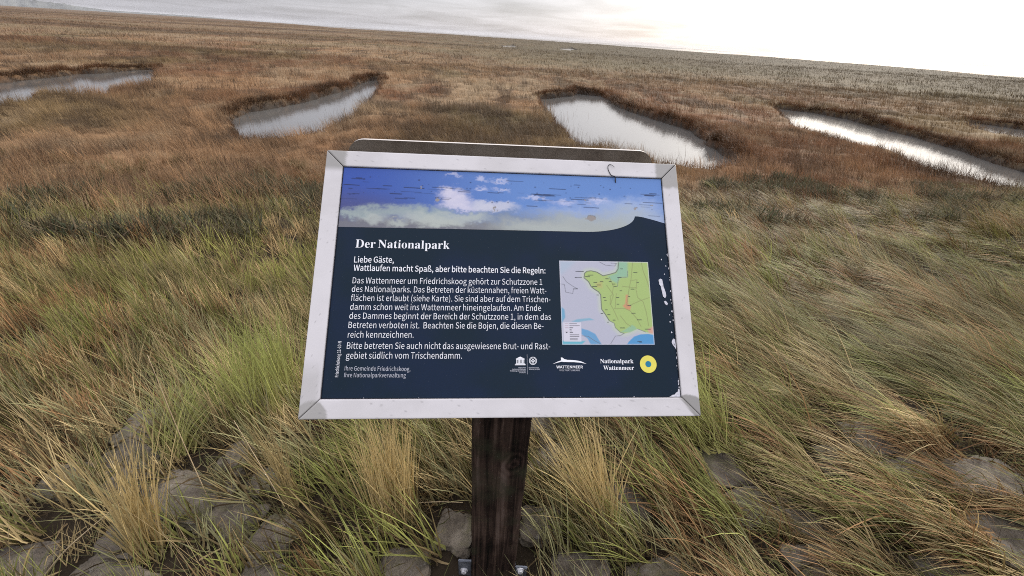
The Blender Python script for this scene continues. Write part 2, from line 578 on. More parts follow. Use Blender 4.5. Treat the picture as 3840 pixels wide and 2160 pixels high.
# map
nm = 220
s_, t_ = np.meshgrid(np.linspace(0, 1, nm), np.linspace(0, 1, nm))
mTL, mTR, mBR, mBL = (np.array(p) for p in ((91.6, 34.1), (251.8, 34.9), (252.2, -111.6), (92.5, -112.4)))
MU = (1 - t_)[..., None] * ((1 - s_)[..., None] * mTL + s_[..., None] * mTR) + t_[..., None] * ((1 - s_)[..., None] * mBL + s_[..., None] * mBR)
zTL, zTR, zBR, zBL = (np.array(p) for p in ((188, 132), (1457, 157), (1560, 1343), (230, 1345)))
MZ = (1 - t_)[..., None] * ((1 - s_)[..., None] * zTL + s_[..., None] * zTR) + t_[..., None] * ((1 - s_)[..., None] * zBL + s_[..., None] * zBR)
mx, my = MZ[..., 0], MZ[..., 1]
mc = np.broadcast_to(S3(196, 196, 208), mx.shape + (3,)).copy()


def mfill(c, poly, soft=6, amt=1.0, grow=0):
    global mc
    d = poly_sdf(poly, mx, my)
    mc = mixc(mc, S3(*c), amt * sstep(soft + grow, -soft + grow, d))


def mline(c, pts, w=4, amt=1.0, dash=0):
    global mc
    p = np.array(pts, float)
    d = np.full(mx.shape, 1e9)
    for a, b_ in zip(p[:-1], p[1:]):
        e = b_ - a
        t = np.clip(((mx - a[0]) * e[0] + (my - a[1]) * e[1]) / (e @ e), 0, 1)
        d = np.minimum(d, np.hypot(mx - a[0] - t * e[0], my - a[1] - t * e[1]))
    mc = mixc(mc, S3(*c), amt * sstep(w * 1.3, w * 0.5, d))


mfill((178, 200, 214), [(190, 130), (420, 135), (330, 240), (220, 330), (190, 330)], 50, 0.6)
mfill((120, 176, 204), [(205, 800), (262, 850), (275, 960), (230, 1040), (205, 1040)], 12)
mfill((142, 186, 204), [(360, 1025), (440, 990), (620, 972), (690, 1000), (560, 1012), (440, 1034)], 9)
mfill((110, 168, 208), [(505, 1120), (600, 1145), (700, 1195), (760, 1290), (800, 1350), (640, 1350), (590, 1260), (505, 1200)], 9)
mfill((110, 190, 206), [(225, 1290), (560, 1295), (500, 1350), (225, 1350)], 9)
LANDP = [(540, 375), (545, 320), (580, 292), (640, 286), (720, 305), (800, 360), (900, 340), (990, 312), (1025, 260), (1030, 120), (1475, 120), (1560, 1180), (1480, 1180), (1420, 1165), (1310, 1125), (1200, 1170), (1120, 1190), (1060, 1170), (990, 1110), (970, 1040), (900, 1010), (850, 930), (790, 845), (775, 640), (740, 595), (690, 560), (640, 520), (605, 450)]
mfill((206, 214, 190), LANDP, 40, 0.8, 40)
mfill((178, 202, 118), LANDP, 6)
mfill((150, 196, 166), [(1030, 120), (1160, 120), (1165, 378), (1060, 388), (1010, 470), (930, 430), (880, 370), (1000, 320)], 26, 0.85)
mfill((150, 196, 160), [(1060, 1172), (1120, 1140), (1230, 1070), (1270, 1090), (1300, 1125), (1200, 1172)], 14, 0.8)
mfill((226, 168, 150), [(1455, 1135), (1540, 1085), (1560, 1200), (1480, 1180)], 16, 0.9)
mfill((84, 160, 210), [(1150, 1350), (1185, 1300), (1260, 1232), (1350, 1202), (1460, 1195), (1560, 1210), (1565, 1350)], 5)
mfill((220, 150, 110), [(1095, 800), (1130, 770), (1140, 640), (1175, 640), (1170, 770), (1215, 800), (1200, 860), (1150, 850)], 16, 0.9)
mfill((206, 178, 110), [(700, 480), (800, 440), (800, 540), (730, 530)], 26, 0.5)
for pts in ([(1235, 160), (1215, 400), (1185, 560), (1150, 800)], [(1360, 160), (1390, 300), (1440, 420), (1490, 580)], [(1090, 515), (1200, 530), (1300, 540)], [(1210, 430), (1300, 420), (1285, 560), (1310, 680), (1390, 740), (1440, 900), (1470, 1080)], [(970, 840), (1120, 835), (1200, 870), (1300, 980), (1360, 1090)], [(1000, 620), (985, 830)], [(1200, 790), (1350, 725), (1480, 680)], [(860, 500), (960, 640), (920, 780), (960, 850), (1030, 1000)], [(1060, 940), (1150, 1050), (1210, 1090)], [(900, 380), (960, 520), (940, 640), (915, 660), (915, 780)]):
    mline((150, 158, 96), pts, 6, 0.75)
mline((110, 118, 100), [(1030, 150), (1025, 260), (990, 312), (900, 340), (810, 360), (720, 305), (640, 286), (580, 292), (545, 325), (540, 390), (605, 450), (640, 520), (690, 560), (745, 595), (778, 640), (790, 845), (850, 930), (900, 1010)], 7)
mline((120, 132, 110), [(900, 1010), (970, 1045), (990, 1110), (1060, 1172), (1115, 1188)], 6, 0.8)
for pts in ([(1115, 1188), (1060, 1220), (990, 1225), (920, 1335)], [(510, 1222), (600, 1230), (680, 1285), (780, 1335)], [(240, 370), (290, 450), (390, 520), (450, 552)], [(200, 480), (260, 485), (280, 600), (380, 620), (390, 550)], [(1030, 400), (1018, 520)], [(1165, 290), (1160, 380), (1020, 388)], [(1310, 1125), (1430, 1170)], [(750, 150), (850, 205), (980, 215), (1000, 180)], [(920, 170), (1010, 180)]):
    mline((112, 112, 120), pts, 4.5, 0.8)
for (x, y, w) in ((1075, 258, 16), (1275, 312, 26), (1045, 386, 26), (630, 350, 36), (590, 373, 30), (475, 295, 55), (460, 385, 45), (790, 448, 20), (700, 458, 22), (750, 495, 26), (868, 405, 20), (912, 444, 16), (965, 482, 18), (985, 517, 18), (690, 518, 32), (1310, 462, 14), (1235, 557, 24), (1068, 580, 14), (1188, 665, 10), (1022, 680, 18), (830, 678, 16), (845, 720, 14), (1025, 776, 14), (1190, 796, 24), (858, 856, 14), (895, 924, 18), (1250, 904, 26), (1335, 998, 32), (970, 1002, 16), (1090, 1112, 32), (1460, 1128, 40), (795, 908, 14), (735, 642, 12), (883, 1032, 8), (420, 387, 8), (420, 552, 28), (1340, 1300, 28), (1355, 1310, 16)):
    mline((38, 42, 44), [(x - w, y), (x + w, y)], 5.5, 0.9)
mfill((226, 222, 230), [(246, 1034), (496, 1034), (502, 1302), (256, 1302)], 4)
for i, (y, w) in enumerate(((1052, 100), (1080, 140), (1110, 45), (1134, 22), (1156, 30), (1176, 40), (1208, 128), (1233, 128), (1262, 105), (1278, 105))):
    mline((60, 60, 66), [(334 + i, y), (334 + i + w, y)], 5, 0.9)
for y in (1052, 1080, 1110, 1156):
    mline((170, 130, 140), [(268, y), (318, y)], 4, 0.7)
mline((50, 50, 60), [(288, 1176), (298, 1176)], 8)
bd = np.minimum(np.minimum(s_, 1 - s_), np.minimum(t_, 1 - t_))
mc = mixc(mc, S3(228, 226, 232), 0.6 * sstep(0.012, 0.004, bd)) * 0.80
map_o = link_mesh('map', plane_pts(MU[..., 0].ravel(), MU[..., 1].ravel(), -3.5), grid_faces(nm, nm), np.full((nm - 1) ** 2, 4), mat_map, panel, mc.reshape(-1, 3))
tag(map_o, 'printed map of the coast in green grey and blue')

# lettering: outlines of the letters (thousandths of the type size), one filled curve per line turned into a mesh
GL = {'sans': {'(': (118, '84 -69,103 -60,78 -7,64 50,59 109,64 168,78 225,103 277,84 286,56 232,38 174,32 109,38 44,56 -15'), ')': (118, '35 -69,62 -15,80 44,86 109,80 174,62 232,35 286,15 277,40 225,55 168,60 109,55 50,40 -7,15 -60'), ',': (97, '26 -67,64 -38,77 7,70 34,50 44,33 38,26 22,33 5,50 -1,54 0,44 -28,19 -48'), '-': (121, '16 86,106 86,106 110,16 110'), '.': (97, '49 -5,65 2,72 20,65 37,49 44,32 37,26 20,32 2'), '0': (194, '97 -5,140 10,167 55,177 129,167 203,140 247,97 261,55 247,27 203,18 129,27 55,55 10;97 21,62 47,48 129,62 211,97 236,133 211,146 129,133 47'), '1': (194, '31 0,172 0,172 27,120 27,120 257,96 257,72 246,42 238,42 218,88 218,88 27,31 27'), '2': (194, '15 0,177 0,177 28,106 28,85 27,64 25,117 81,152 134,165 186,144 241,90 261,47 251,14 224,33 206,57 227,86 235,121 221,133 185,120 138,82 83,15 19'), '9': (194, '82 -5,128 10,162 56,175 139,164 207,133 248,89 261,37 238,15 178,35 118,86 97,118 106,145 129,135 66,112 32,81 22,57 27,38 42,20 22,46 3;145 155,118 129,91 121,57 137,46 178,58 220,89 236,128 216'), ':': (97, '49 137,65 143,72 161,65 179,49 186,32 179,26 161,32 143;49 -5,65 2,72 20,65 37,49 44,32 37,26 20,32 2'), 'A': (213, '1 0,34 0,59 78,153 78,177 0,211 0,124 257,88 257;67 104,79 144,93 187,105 230,106 230,119 187,132 144,145 104'), 'B': (230, '35 0,117 0,168 8,202 33,214 75,200 117,162 137,162 138,190 159,200 194,175 242,111 257,35 257;68 148,68 231,107 231,153 222,168 190,153 159,106 148;68 26,68 123,112 123,164 111,182 76,164 38,112 26'), 'D': (241, '35 0,101 0,166 15,206 60,220 129,206 199,166 242,99 257,35 257;68 27,68 230,97 230,147 219,177 184,187 129,177 74,147 39,97 27'), 'E': (206, '35 0,187 0,187 28,68 28,68 121,165 121,165 149,68 149,68 229,183 229,183 257,35 257'), 'F': (193, '35 0,68 0,68 115,166 115,166 143,68 143,68 229,183 229,183 257,35 257'), 'G': (241, '136 -5,182 4,215 25,215 133,131 133,131 106,186 106,186 39,165 28,139 24,93 37,64 73,54 129,64 185,94 220,139 233,171 226,194 209,212 230,183 251,138 261,77 245,36 200,20 128,35 57,76 11'), 'I': (103, '35 0,68 0,68 257,35 257'), 'K': (226, '35 0,68 0,68 81,112 134,189 0,225 0,132 159,213 257,176 257,68 128,68 128,68 257,35 257'), 'L': (190, '35 0,180 0,180 28,68 28,68 257,35 257'), 'M': (284, '35 0,64 0,64 142,63 180,60 218,62 218,82 159,131 26,153 26,201 159,222 218,223 218,220 180,219 142,219 0,249 0,249 257,210 257,161 119,152 93,143 66,142 66,133 93,123 119,74 257,35 257'), 'N': (253, '35 0,66 0,66 135,64 175,62 215,63 215,91 162,185 0,218 0,218 257,187 257,187 123,188 82,192 42,190 42,162 95,68 257,35 257'), 'O': (260, '130 -5,187 12,225 58,239 129,225 200,187 245,130 261,73 245,34 200,20 129,34 58,73 12;130 24,90 37,63 73,54 129,63 185,90 220,130 233,170 220,197 185,206 129,197 73,170 37'), 'R': (222, '68 135,68 230,111 230,157 220,173 185,157 147,111 135;176 0,213 0,147 112,189 137,205 185,180 241,116 257,35 257,35 0,68 0,68 109,114 109'), 'S': (209, '106 -5,170 17,194 68,178 112,141 137,104 153,75 168,62 196,75 223,110 233,142 226,168 209,185 230,152 252,110 261,52 242,29 193,46 150,81 127,118 111,148 94,161 65,146 35,107 24,68 33,36 56,17 33,56 6'), 'T': (210, '89 0,121 0,121 229,199 229,199 257,11 257,11 229,89 229'), 'U': (252, '126 -5,173 6,206 41,218 106,218 257,187 257,187 105,170 41,126 24,84 41,67 105,67 257,34 257,34 106,47 41,79 6'), 'V': (201, '82 0,120 0,201 257,168 257,127 118,115 75,102 33,101 33,88 75,76 118,34 257,0 257'), 'W': (307, '63 0,102 0,140 155,147 184,153 213,154 213,161 184,167 155,206 0,245 0,298 257,267 257,239 117,232 75,225 34,223 34,214 76,205 117,169 257,140 257,104 117,95 75,86 34,85 34,77 75,69 117,42 257,9 257'), 'a': (197, '76 -5,109 3,139 23,140 23,143 0,169 0,169 117,154 174,103 195,61 187,29 170,41 148,67 162,98 168,129 154,137 120,71 107,33 84,21 49,36 10;85 21,61 28,51 51,70 82,137 99,137 46,111 28'), 'b': (216, '116 -5,157 8,187 42,199 98,190 149,164 183,123 195,92 187,63 168,64 202,64 279,32 279,32 0,58 0,61 20,62 20,89 2;111 22,89 27,64 42,64 142,90 161,115 168,154 149,165 98,150 42'), 'c': (179, '107 -5,140 2,169 19,155 41,134 28,110 22,67 42,51 95,68 148,111 168,131 164,149 152,165 173,142 188,110 195,64 183,31 149,18 95,30 41,62 7'), 'd': (217, '97 -5,129 3,155 22,156 22,159 0,185 0,185 279,153 279,153 206,154 173,130 189,101 195,60 183,30 148,19 95,28 41,55 7;104 22,65 42,51 95,68 148,106 168,130 163,153 148,153 48,129 29'), 'e': (194, '109 -5,144 1,172 15,160 36,138 25,113 21,68 39,50 88,178 88,179 106,160 171,103 195,62 183,31 148,18 95,31 41,63 7;49 110,68 154,104 169,139 154,151 110'), 'f': (114, '12 164,37 164,37 0,69 0,69 164,110 164,110 190,69 190,69 220,76 248,96 258,107 256,118 252,125 277,110 282,93 283,51 266,37 221,37 190,12 188'), 'g': (197, '96 -88,166 -68,193 -22,176 13,126 23,89 23,63 29,56 44,59 57,68 67,82 62,96 60,145 78,166 126,161 149,150 166,189 166,189 190,123 190,111 194,96 195,46 177,25 127,33 97,50 76,50 75,35 60,29 39,34 20,46 8,46 6,25 -13,18 -37,40 -74;96 82,68 94,56 127,68 160,96 172,125 160,137 127,125 94;101 -65,60 -56,46 -32,50 -16,65 0,78 -2,90 -3,123 -3,151 -8,161 -27,145 -54'), 'h': (213, '32 0,64 0,64 138,90 160,116 167,144 155,152 116,152 0,184 0,184 120,170 176,126 195,91 186,63 163,64 202,64 279,32 279'), 'i': (96, '32 0,64 0,64 190,32 190;48 229,64 235,70 251,64 266,48 271,33 266,27 251,33 235'), 'j': (96, '12 -85,53 -68,64 -22,64 190,33 190,33 -22,28 -49,9 -59,-1 -58,-9 -56,-15 -80,-3 -83;48 229,64 235,70 251,64 266,48 271,33 266,27 251,33 235'), 'k': (193, '32 0,64 0,64 50,99 92,155 0,190 0,118 113,181 190,146 190,65 90,64 90,64 279,32 279'), 'l': (99, '66 -5,77 -4,84 -2,80 23,73 22,67 25,64 36,64 279,32 279,32 38,40 7'), 'm': (324, '32 0,64 0,64 138,89 160,112 167,139 155,147 116,147 0,179 0,179 138,204 160,227 167,254 155,263 116,263 0,294 0,294 120,280 176,237 195,204 185,174 159,156 185,121 195,90 186,62 162,62 162,58 190,32 190'), 'n': (214, '32 0,64 0,64 138,90 160,116 167,144 155,152 116,152 0,184 0,184 120,170 176,126 195,91 186,62 162,62 162,58 190,32 190'), 'o': (212, '106 -5,150 7,182 41,194 95,182 149,150 183,106 195,63 183,31 149,18 95,31 41,63 7;106 22,66 42,51 95,66 148,106 168,146 148,161 95,146 42'), 'p': (217, '32 -80,64 -80,64 -16,63 18,90 1,116 -5,157 8,187 42,199 98,190 149,164 183,123 195,91 187,62 168,62 168,58 190,32 190;111 22,89 27,64 42,64 142,91 161,115 168,154 149,165 98,150 42'), 'r': (136, '32 0,64 0,64 122,87 156,112 166,122 166,131 163,137 191,127 194,116 195,86 184,62 155,62 155,58 190,32 190'), 's': (164, '82 -5,133 12,151 52,132 90,93 110,65 122,52 143,61 162,88 170,111 165,131 153,146 173,120 189,87 195,39 179,22 141,39 105,77 86,107 72,120 50,111 29,83 20,53 27,27 43,11 22,43 3'), 't': (132, '92 -5,110 -2,127 2,121 27,110 23,99 21,76 31,70 58,70 164,121 164,121 190,70 190,70 244,43 244,40 190,9 188,9 164,38 164,38 59,50 13'), 'u': (213, '88 -5,122 5,151 30,152 30,154 0,181 0,181 190,149 190,149 55,124 31,97 23,70 35,62 74,62 190,29 190,29 70,44 14'), 'v': (182, '73 0,111 0,178 190,146 190,110 82,102 54,93 26,91 26,74 82,38 190,5 190'), 'w': (281, '62 0,99 0,126 102,133 129,139 157,141 157,147 129,154 103,181 0,220 0,272 190,241 190,213 80,207 53,202 27,200 27,187 80,157 190,126 190,96 80,89 53,83 27,82 27,70 80,42 190,9 190'), 'z': (166, '12 0,156 0,156 26,53 26,153 173,153 190,23 190,23 164,112 164,12 17'), 'ß': (225, '152 -5,197 12,214 53,194 97,157 119,137 146,154 181,172 225,156 266,109 283,52 261,32 202,32 0,64 0,64 196,76 241,108 257,133 247,141 222,124 183,106 143,145 94,184 52,175 30,150 20,129 24,109 37,96 15,122 0'), 'ä': (197, '76 -5,109 3,139 23,140 23,143 0,169 0,169 117,154 174,103 195,61 187,29 170,41 148,67 162,98 168,129 154,137 120,71 107,33 84,21 49,36 10;85 21,61 28,51 51,70 82,137 99,137 46,111 28;67 230,81 236,86 249,81 263,67 269,53 263,48 249,53 236;142 230,156 236,162 249,156 263,142 269,128 263,123 249,128 236'), 'ö': (212, '106 -5,150 7,182 41,194 95,182 149,150 183,106 195,63 183,31 149,18 95,31 41,63 7;106 22,66 42,51 95,66 148,106 168,146 148,161 95,146 42;69 230,82 236,88 249,82 263,69 269,55 263,49 249,55 236;144 230,157 236,163 249,157 263,144 269,130 263,124 249,130 236'), 'ü': (213, '88 -5,122 5,151 30,152 30,154 0,181 0,181 190,149 190,149 55,124 31,97 23,70 35,62 74,62 190,29 190,29 70,44 14;68 230,82 236,88 249,82 263,68 269,55 263,49 249,55 236;144 230,158 236,163 249,158 263,144 269,130 263,124 249,130 236'), ' ': (224, '')}, 'serif': {'D': (496, '20 0,20 17,47 21,63 30,71 46,74 75,74 374,71 407,61 426,43 435,15 439,15 455,222 455,296 449,357 429,405 396,440 351,461 295,468 228,459 146,430 82,382 36,315 9,228 0;222 24,279 37,319 75,337 115,347 166,351 229,336 342,294 410,223 433,202 431,190 423,184 409,182 385,182 72,184 48,190 34,202 27'), 'N': (494, '403 -11,107 350,107 79,110 49,119 31,136 21,167 17,167 0,18 0,18 17,39 19,54 23,65 30,71 41,75 57,76 79,76 388,49 421,36 433,28 436,18 439,18 455,156 455,391 169,391 377,390 399,386 414,379 425,369 431,353 436,331 439,331 455,480 455,480 439,450 434,433 425,425 407,422 377,422 -11'), 'W': (611, '171 -11,32 393,24 413,15 427,3 435,-15 439,-15 455,181 455,181 439,162 437,150 432,143 423,140 410,142 394,148 373,223 153,301 353,286 399,278 418,267 429,252 435,229 439,229 455,439 455,439 439,404 432,393 412,394 401,399 386,474 166,541 369,547 391,549 406,546 421,538 430,524 436,503 439,503 455,624 455,624 439,607 433,594 421,584 404,575 379,446 -11,428 -11,316 309,190 -11'), 'a': (344, '255 -10,216 1,200 35,151 2,95 -9,64 -4,40 11,25 34,20 63,31 104,63 136,98 155,143 173,199 190,199 241,196 266,187 282,171 292,148 296,115 290,104 274,106 268,113 257,121 243,123 231,120 215,110 202,95 194,77 191,59 194,45 203,36 218,33 236,37 259,49 278,69 295,95 308,126 316,162 318,223 312,263 292,285 259,293 210,293 62,293 48,295 40,298 36,304 34,312 36,320 42,329 28,294 -1;151 34,162 35,174 41,187 50,199 63,199 169,138 139,118 84,126 46'), 'e': (301, '154 -10,117 -5,85 10,58 35,37 69,24 109,19 157,24 201,38 240,59 273,87 298,120 313,157 318,209 309,249 280,274 234,283 173,283 166,117 166,127 97,154 56,199 42,237 53,270 86,285 73,248 27,205 -1;116 192,201 192,201 215,199 252,193 277,181 292,161 297,127 274,116 203'), 'i': (198, '101 362,81 366,65 376,54 393,50 412,54 432,65 449,81 460,101 463,120 460,137 449,147 432,151 412,147 393,136 376,120 366;18 0,18 16,35 19,45 26,51 37,52 56,52 252,51 272,47 285,37 291,20 293,21 310,148 310,148 56,150 38,154 26,164 19,180 16,180 0'), 'k': (359, '17 0,17 16,35 19,45 26,51 38,52 56,52 398,51 417,47 429,38 436,20 439,21 455,148 455,148 169,227 248,240 264,244 278,235 290,209 293,206 293,206 310,345 310,345 293,308 284,275 260,222 209,346 34,360 21,376 16,376 0,211 0,211 16,217 16,234 20,239 32,237 40,232 49,163 147,148 134,148 56,149 38,154 26,164 19,180 16,180 0'), 'l': (199, '18 0,18 16,35 19,45 26,51 37,52 56,52 398,51 417,47 429,38 436,20 439,20 455,148 455,148 56,150 38,154 26,164 19,180 16,180 0'), 'm': (554, '18 0,18 16,35 19,45 26,51 37,52 56,52 253,51 271,46 284,36 291,19 294,19 310,146 310,146 265,188 305,237 318,292 304,320 261,364 304,418 318,465 306,494 271,504 212,504 56,505 38,510 26,520 19,536 16,536 0,377 0,377 16,393 19,403 26,408 38,410 56,410 217,408 241,404 258,394 268,377 271,349 263,324 237,324 56,326 38,331 26,340 19,356 16,356 0,199 0,199 16,215 19,225 26,230 38,232 56,232 217,230 241,226 258,216 268,199 271,170 262,146 235,146 56,148 38,152 27,162 19,177 16,177 0'), 'n': (381, '18 0,18 16,35 19,45 26,51 37,52 56,52 253,51 271,46 284,36 291,19 294,19 310,148 310,148 267,190 306,243 318,292 306,321 271,330 212,330 56,332 38,337 26,347 19,363 16,363 0,202 0,202 16,207 16,228 26,235 56,235 217,234 241,229 258,219 268,203 271,173 262,148 235,148 56,149 38,154 26,164 19,180 16,180 0'), 'o': (336, '169 -10,127 -5,90 11,60 37,38 70,24 110,19 154,24 199,38 239,60 272,90 297,127 313,168 318,209 313,245 298,275 273,298 240,312 200,317 154,312 108,298 69,275 36,245 11,210 -5;169 11,193 18,209 39,214 56,217 81,219 114,220 154,217 227,208 271,192 292,169 299,144 292,128 271,120 227,117 154,118 114,120 82,123 56,128 39,144 18'), 'p': (371, '17 -139,17 -124,31 -122,40 -117,47 -110,50 -101,52 -86,52 -64,52 243,51 269,46 283,37 291,19 295,19 310,143 310,143 263,180 305,230 319,264 314,293 298,317 274,335 241,346 203,350 160,346 113,334 72,316 38,291 12,261 -5,227 -10,183 1,148 32,148 -58,149 -81,152 -99,158 -110,167 -118,180 -121,197 -123,197 -139;195 28,222 36,239 59,249 99,253 154,250 208,241 248,225 270,199 278,171 267,148 235,148 69,167 38'), 'r': (287, '18 0,18 16,35 19,45 26,51 37,52 56,52 252,51 273,46 285,37 291,20 293,21 310,146 310,146 252,165 280,187 301,210 314,233 318,258 315,275 304,286 287,289 266,287 248,278 234,265 225,248 222,233 224,222 231,214 240,207 250,199 257,189 260,175 255,162 241,152 220,149 192,149 56,152 37,159 25,173 19,197 16,197 0'), 't': (228, '124 -9,89 -4,66 10,53 36,48 71,48 279,20 279,20 300,57 336,88 369,112 398,129 424,144 424,144 310,208 310,208 279,144 279,144 82,146 64,149 51,157 43,168 40,189 49,206 75,222 66,198 24,165 -1')}}


def glyph(font, ch):
    a, s = GL[font][ch]
    if not isinstance(s, list):
        s = [np.array([[float(q) for q in p.split()] for p in part.split(',')]) for part in s.split(';')] if s else []
        GL[font][ch] = (a, s)
    return a, s


def text_mesh(lines, name, mat, parent, bold=0.0, w=-3.3):
    """lines: (font, text, u0, v, width_mm, cap_mm, slope, direction, align)"""
    allv, allf = [], []
    for (font, text, u0, v0, width, cap, dv) in lines:
        kcap = cap / glyph(font, 'D' if 'D' in GL[font] else 'N')[1][0][:, 1].max()
        adv = 0
        polys = []
        for ch in text:
            if ch == ' ':
                adv += 72 if font == 'sans' else 120
                continue
            a, sp_ = glyph(font, ch)
            for s in sp_:
                polys.append(s + np.array((adv, 0)))
            adv += a
        xs = np.concatenate([p[:, 0] for p in polys])
        kx = width / (xs.max() - xs.min()) if width else kcap
        x0 = xs.min()
        cu = bpy.data.curves.new('line', 'CURVE')
        cu.dimensions = '2D'
        cu.fill_mode = 'FRONT'
        cu.resolution_u = 1
        cu.offset = bold
        for p in polys:
            sp_ = cu.splines.new('POLY')
            sp_.points.add(len(p) - 1)
            for q, (x, y) in zip(sp_.points, p):
                q.co = ((x - x0) * kx, y * kcap, 0, 1)
            sp_.use_cyclic_u = True
        o = bpy.data.objects.new('line', cu)
        col.objects.link(o)
        dg = bpy.context.evaluated_depsgraph_get()
        me = bpy.data.meshes.new_from_object(o.evaluated_get(dg))
        bpy.data.objects.remove(o)
        v = np.zeros(len(me.vertices) * 3)
        me.vertices.foreach_get('co', v)
        v = v.reshape(-1, 3)
        base = sum(len(q) for q in allv)
        if dv == 'up':
            allv.append(np.stack([u0 - v[:, 1], v0 + v[:, 0]], 1))
        else:
            allv.append(np.stack([u0 + v[:, 0], v0 + v[:, 1] + dv * v[:, 0] / max(width or 1, 1)], 1))
        allf += [[base + i for i in p.vertices] for p in me.polygons]
        bpy.data.meshes.remove(me)
    V2 = np.concatenate(allv)
    return link_mesh(name, plane_pts(V2[:, 0], V2[:, 1], w), [i for f_ in allf for i in f_], [len(f_) for f_ in allf], mat, parent)


t_ = text_mesh([('serif', 'Der Nationalpark', -258, 49.4, 158.6, 14.6, 1.3)], 'heading', mat_white, panel, -0.12)
tag(t_, 'white serif heading Der Nationalpark')
t_ = text_mesh([('sans', 'Liebe Gäste,', -257.7, 23.2, 65.3, 10.3, 1.0),
                ('sans', 'Wattlaufen macht Spaß, aber bitte beachten Sie die Regeln:', -257.4, 8.9, 324, 10.3, 1.4)], 'lettering', mat_white, panel, 0.1)
tag(t_, 'bold white greeting lines')
t_ = text_mesh([('sans', 'Das Wattenmeer um Friedrichskoog gehört zur Schutzzone 1', -257.4, -12.9, 318.2, 10.3, 2.6),
                ('sans', 'des Nationalparks. Das Betreten der küstennahen, freien Watt-', -257.5, -27.5, 325.2, 10.3, 2.2),
                ('sans', 'flächen ist erlaubt (siehe Karte). Sie sind aber auf dem Trischen-', -257.6, -42.5, 332, 10.3, 2.0),
                ('sans', 'damm schon weit ins Wattenmeer hineingelaufen. Am Ende', -257.7, -57.5, 315.6, 10.3, 1.8),
                ('sans', 'des Dammes beginnt der Bereich der Schutzzone 1, in dem das', -257.7, -72.3, 332.3, 10.3, 1.4),
                ('sans', 'Betreten verboten ist.  Beachten Sie die Bojen, die diesen Be-', -257.8, -87.4, 319.4, 10.3, 1.0),
                ('sans', 'reich kennzeichnen.', -257.5, -103.0, 104.6, 10.3, 0.6),
                ('sans', 'Bitte betreten Sie auch nicht das ausgewiesene Brut- und Rast-', -257.5, -120.8, 329.8, 10.3, 0.6),
                ('sans', 'gebiet südlich vom Trischendamm.', -257.4, -136.4, 183.9, 10.3, 0.4)], 'lettering', mat_white, panel, -0.08)
tag(t_, 'white body text in regular type')
t_ = text_mesh([('sans', 'Ihre Gemeinde Friedrichskoog,', -257.8, -154.9, 102.5, 6.9, -1.0),
                ('sans', 'Ihre Nationalparkverwaltung', -257.7, -165.3, 95.8, 6.9, -0.5)], 'lettering', mat_dim, panel, -0.06)
tag(t_, 'small pale closing lines')
t_ = text_mesh([('sans', 'Friedrichskoog 11-10-N', -266.5, -165.1, 56.2, 5.2, 'up')], 'lettering', mat_white, panel, 0.0)
tag(t_, 'small upright code along the inner edge')
t_ = text_mesh([('serif', 'Nationalpark', 155.9, -142.8, 57.1, 6.9, 0), ('serif', 'Wattenmeer', 160.7, -153.8, 52.6, 6.9, 0)], 'lettering', mat_white, panel, -0.02)
tag(t_, 'white serif words beside the yellow ring')


def flat_polys(name, polys, mat, parent, w=-3.2):
    vs_, fl_, lt_ = [], [], []
    for p in polys:
        b_ = len(vs_)
        vs_ += list(p)
        fl_ += list(range(b_, b_ + len(p)))
        lt_.append(len(p))
    A = np.array(vs_, float)
    return link_mesh(name, plane_pts(A[:, 0], A[:, 1], w), fl_, lt_, mat, parent)


def ring(cx, cy, r0, r1, n=48):
    o = []
    for i in range(n):
        a, b_ = 2 * math.pi * i / n, 2 * math.pi * (i + 1) / n
        o.append([(cx + r0 * math.cos(a), cy + r0 * math.sin(a)), (cx + r1 * math.cos(a), cy + r1 * math.sin(a)), (cx + r1 * math.cos(b_), cy + r1 * math.sin(b_)), (cx + r0 * math.cos(b_), cy + r0 * math.sin(b_))])
    return o


def rect(x0, y0, x1, y1):
    return [(x0, y0), (x1, y0), (x1, y1), (x0, y1)]


e = flat_polys('emblem', ring(238.3, -144.3, 5.0, 14.4), mat_yellow, panel)
tag(e, 'yellow ring with a teal centre')
flat_polys('emblem_centre', ring(238.3, -144.2, 0.0, 5.1, 32), mat_teal, panel, -3.0)['label'] = 'teal centre of the yellow ring'
# winged wave emblem with its two words
sw = [[(75.5, -144.4), (84, -140.4), (90.1, -138.4), (90.0, -140.6), (84, -142.0)],
      [(90.1, -140.4), (89.6, -133.6), (92.6, -133.9), (95.0, -136.2), (100.6, -137.5), (100.6, -141.1), (95, -141.0)],
      [(100.6, -141.1), (100.6, -137.5), (111, -137.9), (122.8, -139.6), (132.4, -144.0), (122, -142.0), (111, -141.2)]]
e = flat_polys('emblem', sw, mat_white, panel)
tag(e, 'white wave shaped emblem')
t_ = text_mesh([('sans', 'WATTENMEER', 81.9, -151.2, 44, 4.2, 0)], 'lettering', mat_white, panel, 0.14)
tag(t_, 'white capitals under the wave emblem')
text_mesh([('sans', 'WELTNATURERBE', 86.6, -155.8, 34.6, 2.5, 0)], 'lettering', mat_dim, panel, 0.0)['label'] = 'tiny capitals under the wave emblem'
